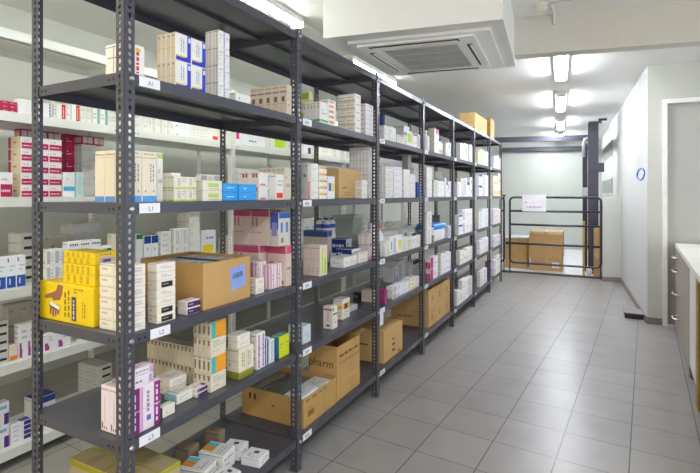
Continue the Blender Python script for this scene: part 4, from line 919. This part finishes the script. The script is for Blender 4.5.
# ---- second bay
# translucent grey tray standing on edge
bn = empty('plastic_bin', (-1.70, 3.25, LV['L2']+.001), 'grey translucent flared plastic bin at the back of middle shelf, third bay', 'bin')
k = MB(); PB = mat('a4aca4', .4, noise=.03)
w0, w1, hh = .062, .083, .30
k.hexa([(-w0, -w0, 0), (w0, -w0, 0), (w0, w0, 0), (-w0, w0, 0)], [(-w1, -w1, hh), (w1, -w1, hh), (w1, w1, hh), (-w1, w1, hh)], PB); k.build('body', bn)
k = MB()
for s_ in (-1, 1): k.box((-w1-.008, s_*(w1+.004)-.004, hh-.012), (w1+.008, s_*(w1+.004)+.004, hh+.004), mat('b9c0b8', .4)); k.box((s_*(w1+.004)-.004, -w1-.008, hh-.012), (s_*(w1+.004)+.004, w1+.008, hh+.004), mat('b9c0b8', .4))
k.build('rim', bn)
AABB.append((-1.80, 3.15, LV['L2'], -1.60, 3.35, LV['L2']+.31))
bx = empty('storage_tub', (-1.47, 4.62, LV['L2']+.001), 'clear white tub with bright blue lid on middle shelf, fourth bay', 'tub')
k = MB(); k.box((-.085, -.19, 0), (.085, .19, .115), mat('e3e8ea', .3), .01); k.build('body', bx)
k = MB(); k.box((-.092, -.2, .116), (.092, .2, .17), mat('1f94e8', .35), .01); k.build('lid', bx); AABB.append((-1.563, 4.41, LV['L2'], -1.377, 4.83, LV['L2']+.172))
a = G(1, 'L0', 'greenband', 303, 320, 328, 101, 1, 1, 5)
G(1, 'L0', 'diag', 327, 328.5, 336, 99, 1, 1, 1, mind=.06)
G(1, 'L0', 'orangeline', 337.5, 355, 361, 93, 5, 1, 2)
G(1, 'L0', 'flatpale', 361, 366, 373.5, 103, 7, 1, 1)
G(1, 'L0', 'yg', 301, 309, 313, 91, 2, 1, 1, xf=-1.60)
G(1, 'L1', 'redstripe', 302, 308, 311, 163, 1, 1, 1)
G(1, 'L1', 'plain', 308, 311.5, 318.5, 163, 3, 1, 1, mind=.09)
G(1, 'L1', 'yellowred', 318, 319.5, 327, 166, 5, 1, 1, mind=.06)
G(1, 'L1', 'blueyellow', 327, 328, 335, 176, 1, 1, 1, mind=.05)
br = CBG(1, 'L1', 327, 339, 361, 168, 'brown cardboard box with printed lettering on the eye-level shelf, second bay', xf=-1.43, col='c39a5e', marks=[t(.15, .3, .9, .42, 1, '8a6636'), t(.2, .08, .5, .24, 2, '9a7646'), (0, .33, 1, .335, 'a98248')])
G(1, 'L1', 'plain', 361.5, 362, 367.5, 180, 2, 1, 1, mind=.06)
G(1, 'L1', 'talgrey', 349, 369, 375.5, 147, 2, 1, 6, xf=-1.42)
G(1, 'L2', 'greenside', 303, 320, 327.5, 246, 1, 1, 4)
cr_ = G(1, 'L2', 'crateblue', 303, 328, 332, 231, 1, 1, 1, xf=-1.62)
if cr_:
    for i in range(4):
        bottle(cr_[3]-.04-.055*(i % 2), cr_[1]+.05+.07*(i//2), cr_[5]+.0005, .026, .085, 'eef0f2', '2f55b0', 'small white bottle with blue cap on the navy-lidded crate, %s' % ['front near', 'rear near', 'front far', 'rear far'][i], 'small bottles on the crate', band='3f66c0')
for i, (u, xx) in enumerate(((308, -1.76), (313, -1.70), (319, -1.73), (324, -1.68))):
    pass
nt_ = G(1, 'L2', 'navytop', 331, 345, 352, 239.5, 1, 1, 1, xf=-1.60)
G(1, 'L2', 'navytop', 336, 352, 361, 249.5, 1, 1, 1, xf=-1.47)
G(1, 'L2', 'plain', 330, 344, 357, 258, 1, 2, 1, xf=-1.40)
G(1, 'L2', 'redlid', 357, 359, 368, 253, 2, 1, 1, xf=-1.40)
G(1, 'L2', 'pinkcream', 358, 369, 376, 234, 2, 1, 2, xf=-1.42)
G(1, 'L3', 'greyfade', 288, 303, 311, 327, 1, 1, 1, xf=-1.40)
G(1, 'L3', 'greencap', 323, 332.5, 337.8, 307, 1, 1, 1, xf=-1.40)
G(1, 'L3', 'yellowband', 333, 342.5, 350, 300, 1, 1, 1, xf=-1.45)
G(1, 'L3', 'palebox', 347, 350, 362.5, 307, 1, 1, 1, xf=-1.50)
G(1, 'L3', 'blackpill', 353, 359, 362, 293, 1, 1, 1, xf=-1.60)
G(1, 'L3', 'tanstack', 361, 373, 377, 291, 2, 1, 4, xf=-1.48)
# bottom shelf of the second bay: brown boxes
b1 = CBG(1, 'L4', 242, 303.5, 336, 400, 'wide open brown box of plastic packets on bottom shelf, second bay', xf=-1.385, openv=True, col='b08336', marks=[t(.06, .82, .95, .93, 1, '5d4420'), (.12, .3, .3, .5, '8a6328'), (.62, .0, .63, 1, '93702e'), t(.14, .55, .32, .62, 1, '6a4d20')], emarks=[(.12, .6, .16, .82, '5d4420'), (.2, .6, .24, .82, '5d4420'), t(.5, .45, .95, .6, 1, '6a4d20')])
for i, (fx, fy, sx, sy, dz, c, n_) in enumerate(((.80, .3, .30, .5, .004, 'e3e4e2', 'white'), (.80, .78, .30, .38, -.004, 'dcdedc', 'white'), (.42, .3, .36, .5, -.012, '6e6a60', 'dark grey'), (.42, .78, .36, .38, -.02, '7c776a', 'dark grey'), (.13, .5, .18, .8, -.016, '8d8878', 'grey'))):
    X = b1[0]+(b1[3]-b1[0])*fx; Y = b1[1]+(b1[4]-b1[1])*fy; lx, ly = (b1[3]-b1[0])*sx, (b1[4]-b1[1])*sy; h = b1[5]-b1[2]-.014+dz
    k = MB(); k.box((-lx/2, -ly/2, 0), (lx/2, ly/2, h), mat(c, .3, bump=.6, scale=30), .008)
    printed(k, 'T', (lx, ly, h), [t(.15, .25, .85, .8, 3, 'b3b6b4' if i < 2 else '57534a')], random.Random(i))
    tag(k.build('packet', None, (X, Y, b1[2]+.006)), '%s plastic packet in the wide open box on bottom shelf, %s' % (n_, ['front near', 'front far', 'middle near', 'middle far', 'rear'][i]), 'packet', 'packets in the wide open box')
b2 = CBG(1, 'L4', 308, 337, 360, 384, 'lower plain brown box of the two stacked on bottom shelf, second bay', xf=-1.385, col='bd8c40', marks=[(.42, .35, .50, .45, 'd6b070')])
zt2 = b2[5]
yb_, zz = onX(337.5, 348, -1.385)
b3h = min(zz, LV['L3']-.095)-zt2-.001
cbox('cardboard_box', ((b2[0]+b2[3])/2, (b2[1]+b2[4])/2, zt2+.001), b2[3]-b2[0]-.004, b2[4]-b2[1]-.004, b3h, 'brown box lettered pharm with raised flaps, upper of two stacked boxes', col='b98a44', openv=True, flaps=[('E', 20), ('R', 9)], marks=[t(.1, .62, .9, .78, 1, '5d4422'), (.08, .5, .95, .52, '6d5228')], text=('pharm', 'E', .45, .5, .07))
b4 = CBG(2, 'L4', 350, 384, 402.5, 332, 'light brown box with dark stacked marks on bottom shelf, third bay', xf=-1.385, col='d0a35a', marks=[(.42, .2, .56, .28, '4a3a22'), (.42, .38, .56, .46, '4a3a22'), (.42, .56, .54, .62, '6a5230'), (.74, .06, .86, .11, '4a3a22')], emarks=[t(.2, .45, .6, .58, 1, '5d4422')])
lid = empty('box_lid', (-1.62, 3.13, b4[5]+.0015), 'loose brown cardboard lid leaning on the light brown box, third bay', 'cardboard lid') if False else None
bl_ = []
for r in range(2):
    for c in range(3):
        ya, _ = onX(428.5, 300, -1.385); yb, _ = onX(453, 300, -1.385); ya = max(ya, Y00+3.05); yb = min(yb, Y00+3.985)
        w_ = (yb-ya)/3; h_ = .178
        nm = ['near', 'middle', 'far'][c]
        kw = dict(openv=True, flaps=[('E', 17), ('B', 12)]) if (r == 1 and c == 0) else {}
        cbox('cardboard_box', (-1.385-.19, ya+w_*(c+.5), z4+r*(h_+.001)), .38, w_-.004, h_, 'brown box, %s of the %s three on bottom shelf, fourth bay' % (nm, ['lower', 'upper'][r]), col=['bd9150', 'c69a58', 'b98c4c'][(c+r) % 3], marks=[(.38, .3, .52, .62, '8a6636'), t(.3, .72, .7, .8, 1, '8a6636')], emarks=[t(.2, .4, .7, .6, 1, '7d5c30')], group='six brown boxes on the bottom shelf', **kw)
card = MB(); card.box((-.0005, -.03, -.035), (.0005, .03, .035), mat('e8e6e4', .6)); card.bm.free()
# ---- third bay
G(2, 'L0', 'bluetall', 379, 383, 385, 113, 1, 1, 1, xf=-1.70)
G(2, 'L0', 'plain', 381, 384.5, 389, 125, 1, 1, 1)
G(2, 'L0', 'plain2', 388, 389.5, 396, 126, 1, 1, 1)
G(2, 'L0', 'strip', 394, 404, 417, 125, 1, 5, 3, xf=-1.60)
G(2, 'L0', 'plain3', 395, 397, 407, 133, 1, 3, 1)
G(2, 'L0', 'limespot', 406, 407, 412.5, 132, 1, 1, 1, mind=.06)
G(2, 'L0', 'pinkdash', 412, 412.7, 417, 135, 1, 1, 1, mind=.06)
G(2, 'L0', 'gtext', 416, 417.5, 421, 134, 1, 1, 1, mind=.08)
g3 = G(2, 'L1', 'plain2', 380.5, 386, 393, 166, 5, 1, 2)
G(2, 'L1', 'pinkdash', 392, 394, 402, 166, 5, 1, 1)
g3 = G(2, 'L1', 'plain', 400, 404, 415.5, 169, 4, 2, 1)
G(2, 'L1', 'greypan', 402, 408, 411.5, 155, 1, 1, 1, xf=-1.42, on=g3)
G(2, 'L1', 'strip', 411, 414, 420, 160, 1, 2, 1, xf=-1.50)
G(2, 'L1', 'bluetall', 416, 417.5, 421.5, 182, 1, 1, 1, mind=.09)
Y1, Z1 = onX(388, 234, -1.46)
bottle(-1.47, 3.18, LV['L2']+.001, .05, .25, 'eef0ee', 'e6e8e4', 'tall white plastic bottle with white cap on middle shelf, third bay', 'bottles, middle shelf third bay')
bottle(-1.47, 3.29, LV['L2']+.001, .042, .24, 'eceeec', 'ee6a1e', 'white plastic bottle with orange cap on middle shelf, third bay', 'bottles, middle shelf third bay')
G(2, 'L2', 'gtext', 380, 386, 393, 238, 1, 2, 1)
G(2, 'L2', 'lilac', 392, 393.5, 397.5, 236, 1, 1, 1)
G(2, 'L2', 'yellowsp', 396, 397.7, 402, 235, 1, 1, 1)
G(2, 'L2', 'plain', 400, 402.5, 421, 235, 1, 4, 1)
G(2, 'L2', 'greenmark', 398, 402.5, 420, 228, 1, 3, 1, xf=-1.56)
G(2, 'L3', 'talgrey', 383, 393, 409, 264, 1, 4, 1, xf=-1.62)
G(2, 'L3', 'navylid', 407, 412, 421.5, 262, 1, 1, 2, xf=-1.58)
G(2, 'L3', 'maroon', 381.5, 385, 387.5, 290, 1, 1, 1)
fa = G(2, 'L3', 'bluedash', 386, 393, 409, 287, 2, 3, 2, xf=-1.385)
G(2, 'L3', 'plain2', 402, 410, 422, 279, 3, 2, 2, xf=-1.385)
# ---- fourth bay
for i, (u_, h_, c_, b_) in enumerate(((427.5, .20, 'f0f0ee', None), (431.2, .21, 'e8e8f0', None), (440.8, .17, '1f7ab8', 'e8eef4'), (442.6, .14, '2f9fd0', 'e6eef4'))):
    yy, _ = onX(u_, 150, -1.40)
    bottle(-1.42-(.06 if i % 2 else 0), yy, LV['L0']+.001, .036, h_, 'f1f1ef', c_, 'white bottle with %s cap on upper shelf, fourth bay, %s from near post' % (['white', 'pale lilac', 'dark blue', 'sky blue'][i], ['first', 'second', 'third', 'last'][i]), 'bottles, upper shelf fourth bay', band=b_)
G(3, 'L0', 'rosetop', 428, 434.5, 438.8, 128, 1, 1, 1)
G(3, 'L0', 'greypan', 425, 434, 436.5, 126, 1, 1, 1, xf=-1.62)
G(3, 'L0', 'strip', 443, 446, 451, 139, 1, 2, 1)
G(3, 'L0', 'peach', 437, 438.9, 440.4, 143, 1, 1, 1, xf=-1.375)
G(3, 'L1', 'plain', 425, 427, 432, 167, 3, 1, 1)
p3 = G(3, 'L1', 'plain2', 431, 434, 444.5, 178, 2, 3, 2)
p4 = G(3, 'L1', 'strip', 443, 445, 452, 178, 1, 4, 1)
if p3: place(3, 'L1', 'greypan', (p3[0]+.02, p3[4]-.25, p3[5]+.001, p3[3]-.02, p3[4]-.005, p3[5]+.07), 1, 1, 1, 300)
G(3, 'L2', 'plain3', 425, 427, 431.7, 212, 2, 1, 1)
gp = G(3, 'L2', 'goldpurple', 432, 432.5, 437.5, 235.5, 1, 1, 1, mind=.09)
if gp: place(3, 'L2', 'plain', (gp[0], gp[1], gp[5]+.001, gp[3], gp[4], gp[5]+.08), 1, 2, 1, 433)
G(3, 'L2', 'lilac', 447, 448.5, 452, 226, 1, 1, 2)
G(3, 'L2', 'greypan', 432, 437, 440, 215, 1, 1, 1, xf=-1.68)
mg = G(3, 'L3', 'magband', 427, 430.5, 438, 258, 2, 1, 2)
G(3, 'L3', 'bluedash', 436, 441, 452.5, 254, 3, 4, 1)
# ---- fifth bay
G(4, 'L0', 'greenmark', 456, 460.5, 468, 140, 1, 2, 2)
G(4, 'L0', 'plain', 467, 470, 474, 144, 2, 1, 1)
G(4, 'L1', 'bluelab', 455, 457.5, 464, 178, 1, 2, 1)
G(4, 'L1', 'plain2', 463, 464.5, 469.5, 178, 1, 2, 1)
G(4, 'L1', 'greenmark', 469, 470, 474.5, 177, 2, 1, 1)
G(4, 'L2', 'plain', 456, 459, 473.5, 210, 2, 4, 1)
yq = onX(457.6, 225, -1.375)
G(4, 'L3', 'redlid', 456, 460, 473.5, 250, 1, 4, 2)
G(4, 'L4', 'bigwhite', 458, 462.5, 475, 277, 2, 2, 1)
G(4, 'L4', 'pinkcream', 455.5, 457.3, 462, 290, 1, 2, 1, xf=-1.372, mind=.06)
# ---- sixth bay
G(5, 'L0', 'plain', 476, 478.5, 490, 148, 1, 5, 1)
G(5, 'L1', 'navylid', 477, 479, 489.5, 174, 2, 3, 1)
G(5, 'L2', 'bluedash', 477, 479, 490, 208, 3, 3, 1)
G(5, 'L3', 'pinkdash', 477, 480, 490, 240, 2, 3, 1)
G(5, 'L4', 'bluelab', 478, 480.5, 487, 268, 3, 2, 1)
G(5, 'L4', 'maroon', 486, 487.5, 490.5, 262, 1, 1, 2)
# ---- farthest bay
G(6, 'L0', 'bluelab', 492, 494, 502, 154, 1, 4, 1)
G(6, 'L1', 'peach', 491, 493.5, 502, 172, 2, 3, 1)
G(6, 'L2', 'pinkdash', 491, 493.5, 501.5, 206, 3, 3, 1)
G(6, 'L3', 'bluedash', 491, 494, 501.5, 236, 2, 3, 1)
G(6, 'L4', 'lilac', 491.5, 494.5, 501, 258, 2, 3, 1)
# ---- boxes on top of the rack
for ul, uc, u1, vt, col, lb, bay in ((459.5, 475, 487, 112, 'd7b56c', 'large tan cardboard box lying on top of the rack near its far end', 4), (486, 490.5, 494.2, 118, 'b98d4f', 'small brown cardboard box at the far end on top of the rack', 6)):
    xf = -1.40; ya, zt = onX(uc, vt, xf); yb, _ = onX(u1, vt, xf); xa = max(XonY(ul, ya), -1.84)
    cbox('cardboard_box', ((xa+xf)/2, (ya+yb)/2, LV['T']+.001), xf-xa, yb-ya, zt-LV['T']-.001, lb, col=col, marks=[t(.1, .3, .5, .6, 2, 'c9a878')], emarks=[(.1, .45, .9, .47, 'b08a50'), t(.3, .6, .8, .75, 1, 'b08a50')])
# ================================================================ goods on the white rack
# upper white shelf
G(0, 'WA', 'magall', -6, 2, 17.5, 100, 3, 2, 1)
G(0, 'WA', 'lines', 17, 18, 33, 98, 5, 1, 1)
G(0, 'WA', 'lines', 33, 34, 51, 101, 5, 1, 1)
G(0, 'WA', 'gtext', 51, 51.5, 56, 101, 1, 1, 1)
G(0, 'WA', 'redlabel', 56, 56.5, 66, 103, 1, 1, 1)
G(0, 'WA', 'pinkdash', 66, 66.5, 71, 104, 1, 1, 1)
G(0, 'WA', 'redlabel', 71, 71.5, 80, 104, 1, 1, 1)
G(0, 'WA', 'plain', 80, 80.5, 92, 106, 2, 2, 1)
G(0, 'WA', 'tealedge', 92, 92.5, 108, 107, 1, 2, 1)
for u0, u1, vt, lkk, r, c in ((108, 134, 109, 'plain2', 2, 2), (134, 150, 112, 'plain', 2, 2), (150, 172, 114, 'plain3', 2, 3), (172, 190, 118, 'bluetext', 2, 1), (190, 212, 120, 'plain', 3, 1), (212, 219, 123, 'redbase', 1, 1), (219, 234, 124, 'plain2', 1, 2), (234, 241, 128, 'pinkspot', 1, 1), (241, 266, 128, 'bluebar', 1, 1), (266, 273, 132, 'plain3', 1, 1), (273, 286, 133, 'limelabel', 1, 1), (286, 303, 134, 'plain', 2, 1), (303, 311, 140, 'purpbox', 1, 1), (311, 331, 140, 'plain2', 2, 2), (331, 350, 143, 'plain3', 1, 3), (350, 372, 148, 'plain', 2, 2), (380, 402, 153, 'bluetext', 2, 2), (402, 418, 157, 'plain2', 2, 2)):
    G(0, 'WA', lkk, u0-4, u0+.3, u1, vt, r, c, 1)
# second white shelf
G(0, 'WB', 'magenta', -8, 0, 13, 172, 1, 1, 1)
mgt = G(0, 'WB', 'magenta', 8, 21, 62, 136, 5, 3, 1)
G(0, 'WB', 'magall', 60, 66, 80, 132, 5, 2, 1, xf=-2.92)
G(0, 'WB', 'magframe', 14, 20, 60, 124, 6, 3, 1, xf=-2.92)
G(0, 'WB', 'cyanband', 62.5, 63, 75, 172, 1, 1, 1)
G(0, 'WB', 'paleteal', 75, 76, 84, 172, 1, 1, 1)
gs = G(0, 'WB', 'greyspot', 70, 82, 97, 144, 3, 1, 2, xf=-2.84)
if gs: place(0, 'WB', 'magframe', (gs[0], gs[1], gs[5]+.001, gs[3], gs[4]+.05, gs[5]+.055), 1, 2, 1, 84)
G(0, 'WB', 'plain', 128, 134, 152, 170, 2, 2, 1)
G(0, 'WB', 'gtext', 196, 200, 226, 174, 2, 2, 1, xf=-2.8)
G(0, 'WB', 'plain2', 232, 236, 262, 168, 2, 3, 1)
G(0, 'WB', 'strip', 300, 304, 330, 170, 1, 4, 1)
G(0, 'WB', 'plain', 330, 334, 372, 176, 2, 4, 1)
G(0, 'WB', 'gtext', 378, 382, 420, 180, 2, 4, 1)
# third white shelf
wc1 = G(0, 'WC', 'bluebase', -8, -4, 26, 258, 1, 3, 1)
G(0, 'WC', 'blackbars', 8, 20, 33, 233, 5, 1, 2, xf=-2.86)
G(0, 'WC', 'gtext', 38, 46, 63, 250, 2, 2, 1)
wg = G(0, 'WC', 'greylong', 44, 50, 74, 238, 2, 1, 1, xf=-2.9)
G(0, 'WC', 'greyspot', 60, 72, 100, 224, 5, 2, 1, xf=-2.92)
G(0, 'WC', 'blackword', 62, 68, 101, 242, 1, 3, 1)
G(0, 'WC', 'gylabel', 100, 101, 112, 246, 1, 1, 1)
G(0, 'WC', 'orangebase', 107, 112, 120, 234, 1, 1, 1)
G(0, 'WC', 'greencap2', 131, 136, 143, 234, 1, 1, 1)
G(0, 'WC', 'bluecap', 142, 144, 158.5, 236, 1, 2, 1)
G(0, 'WC', 'plain2', 156, 161, 171.5, 232, 3, 1, 2)
G(0, 'WC', 'plain3', 170, 174, 189, 229, 2, 2, 1)
G(0, 'WC', 'plain', 177, 189.5, 200, 212, 5, 1, 2)
G(0, 'WC', 'yellowlab', 199, 202, 216, 231, 1, 1, 2)
G(0, 'WC', 'greylong', 218, 222, 236, 236, 2, 2, 1)
G(0, 'WC', 'bluetext', 300, 304, 322, 219, 2, 3, 1)
G(0, 'WC', 'plain', 322, 326, 352, 222, 1, 4, 1)
G(0, 'WC', 'gtext', 356, 360, 382, 222, 2, 3, 1)
G(0, 'WC', 'plain2', 384, 388, 420, 222, 2, 4, 1)
# fourth white shelf
G(0, 'WD', 'blackbars', -14, -8, 8.5, 323, 5, 1, 1)
G(0, 'WD', 'orangebase', 5, 9, 18, 346, 1, 1, 1)
G(0, 'WD', 'purpletri', 14, 19, 36, 325, 1, 2, 1)
G(0, 'WD', 'greylong', 2, 8, 34, 305, 3, 2, 1, xf=-2.95)
G(0, 'WD', 'purpletri', 40, 44, 71, 335, 1, 2, 1)
G(0, 'WD', 'plain', 120, 124, 160, 300, 2, 3, 1)
G(0, 'WD', 'greypan', 168, 172, 196, 296, 1, 2, 1)
G(0, 'WD', 'darkgreen', 226, 230, 262, 292, 2, 3, 1)
G(0, 'WD', 'plain2', 262, 266, 292, 288, 2, 3, 1)
G(0, 'WD', 'greypan', 312, 316, 350, 266, 1, 2, 1)
# lowest white shelf
G(0, 'WE', 'purpbox', -8, -4, 9.5, 405, 2, 1, 1)
G(0, 'WE', 'navystack', 6, 11, 31.5, 426, 4, 1, 1)
G(0, 'WE', 'bluecap', 24, 34, 56, 400, 1, 1, 1, xf=-2.86)
G(0, 'WE', 'blackbars', 78, 98, 112, 367, 5, 1, 3, xf=-2.8)
# ================================================================ boxes waiting behind the barrier
def at_floor(u, vt, y):
    x = XonY(u, y); z = -x*sn+y*cs; return x, (HZ-vt)/FP*z+EYE
zp = .0205
for (u0, u1, vt, vb, y, dp, col, lb, kw) in (
    (530.5, 562, 257.5, None, 9.35, .45, 'b98a56', 'lower brown carton with white label behind the barrier gate', dict(label_card=('E', .80, .5, .12, .10, 'f0efee', 0))),
    (505, 527, 238, None, 9.45, .45, 'c0904e', 'brown carton topped with plastic film behind the narrow barrier leaf', {})):
    x0, zt = at_floor(u0, vt, y); x1, _ = at_floor(u1, vt, y)
    cbox('cardboard_box', ((x0+x1)/2, y+dp/2, zp), x1-x0, dp, zt-zp, lb, col=col, emarks=[t(.1, .6, .5, .75, 1, '8a6636')], **kw)
    if u0 > 529:
        x0b, zt2 = at_floor(529.5, 231, y-.01); x1b, _ = at_floor(562.5, 231, y-.01)
        cbox('cardboard_box', ((x0b+x1b)/2, y+dp/2, zt+.003), x1b-x0b, dp+.02, zt2-zt-.003, 'upper brown carton with pale lid flaps behind the barrier gate', col='c49058', emarks=[(0, .9, 1, 1, 'd9c6a4')])
    else:
        k = MB(); k.box((x0, y, zt+.001), (x1, y+dp, zt+.03), mat('dfe3e4', .25, bump=.8, scale=25), .01); tag(k.build('plastic_film'), 'crumpled clear plastic film lying on the carton behind the barrier', 'plastic film')
x0, zt = at_floor(594.5, 229, 9.12); x1, zb_ = at_floor(601.5, 251, 9.12)
k = MB(); px0, pz = at_floor(582.6, 221, 9.12); k.box((px0, 9.135, .0), (px0+.035, 9.155, pz), mat('c9a43c', .5), .002); tag(k.build('wooden_plank'), 'upright yellow wooden plank leaning behind the barrier by the column', 'plank')
xa_, xb_ = XonY(593.5, 9.12), XonY(601, 9.12)
cbox('cardboard_box', ((xa_+xb_)/2, 9.24, zp), xb_-xa_-.004, .24, .36, 'small brown carton on the floor between lift column and pier', col='a98048')
cbox('cardboard_box', ((xa_+xb_)/2, 9.24, zp+.361), xb_-xa_-.008, .22, .46, 'tall narrow tan carton stacked in front of the lift column', col='c79a60')
k = MB(); bmesh.ops.create_icosphere(k.bm, subdivisions=3, radius=.06, matrix=Matrix.Translation((0, 0, .06)) @ Matrix.Diagonal((.8, .6, 1, 1)))
rr = random.Random(2)
for v_ in k.bm.verts: v_.co *= 1+rr.uniform(-.16, .16)
k.mi(mat('e9e6e0', .6)); tag(k.build('crumpled_paper', None, (xa_-.07, 9.2, zp+.006)), 'crumpled white paper on the floor beside the stacked cartons by the column', 'paper')
label_all()
# ---------------------------------------------------------------- light, camera
wd_ = bpy.data.worlds.new('ambient_fill'); S.world = wd_; wd_.use_nodes = True
nt = wd_.node_tree; bg = nt.nodes['Background']
tc = nt.nodes.new('ShaderNodeTexCoord'); dp_ = nt.nodes.new('ShaderNodeVectorMath'); dp_.operation = 'DOT_PRODUCT'
nt.links.new(tc.outputs['Generated'], dp_.inputs[0]); dp_.inputs[1].default_value = (.8, .6, 0)
mr = nt.nodes.new('ShaderNodeMapRange'); mr.inputs['From Min'].default_value = -.7; mr.inputs['From Max'].default_value = .6; nt.links.new(dp_.outputs['Value'], mr.inputs['Value'])
mx = nt.nodes.new('ShaderNodeMix'); mx.data_type = 'RGBA'; nt.links.new(mr.outputs[0], mx.inputs['Factor'])
mx.inputs['A'].default_value = (1.0, .83, .63, 1); mx.inputs['B'].default_value = (1.08, 1.2, 1.34, 1)   # added ambient fill: warm from behind, cool from the right
nt.links.new(mx.outputs['Result'], bg.inputs[0]); bg.inputs[1].default_value = .7
cam = bpy.data.cameras.new('camera'); co = bpy.data.objects.new('camera', cam); C.objects.link(co)
co.location = (0, 0, EYE); co.rotation_euler = (PI/2, 0, TH)
cam.sensor_width = 36; cam.lens = FP/700*36; cam.shift_y = -(236.5-HZ)/700; cam.clip_start = .05
S.camera = co
S.view_settings.view_transform = 'Standard'; S.view_settings.look = 'None'; S.view_settings.gamma = 1; S.view_settings.exposure = 0.85
S.view_settings.use_curve_mapping = False
S.cycles.max_bounces = 8; S.cycles.diffuse_bounces = 5
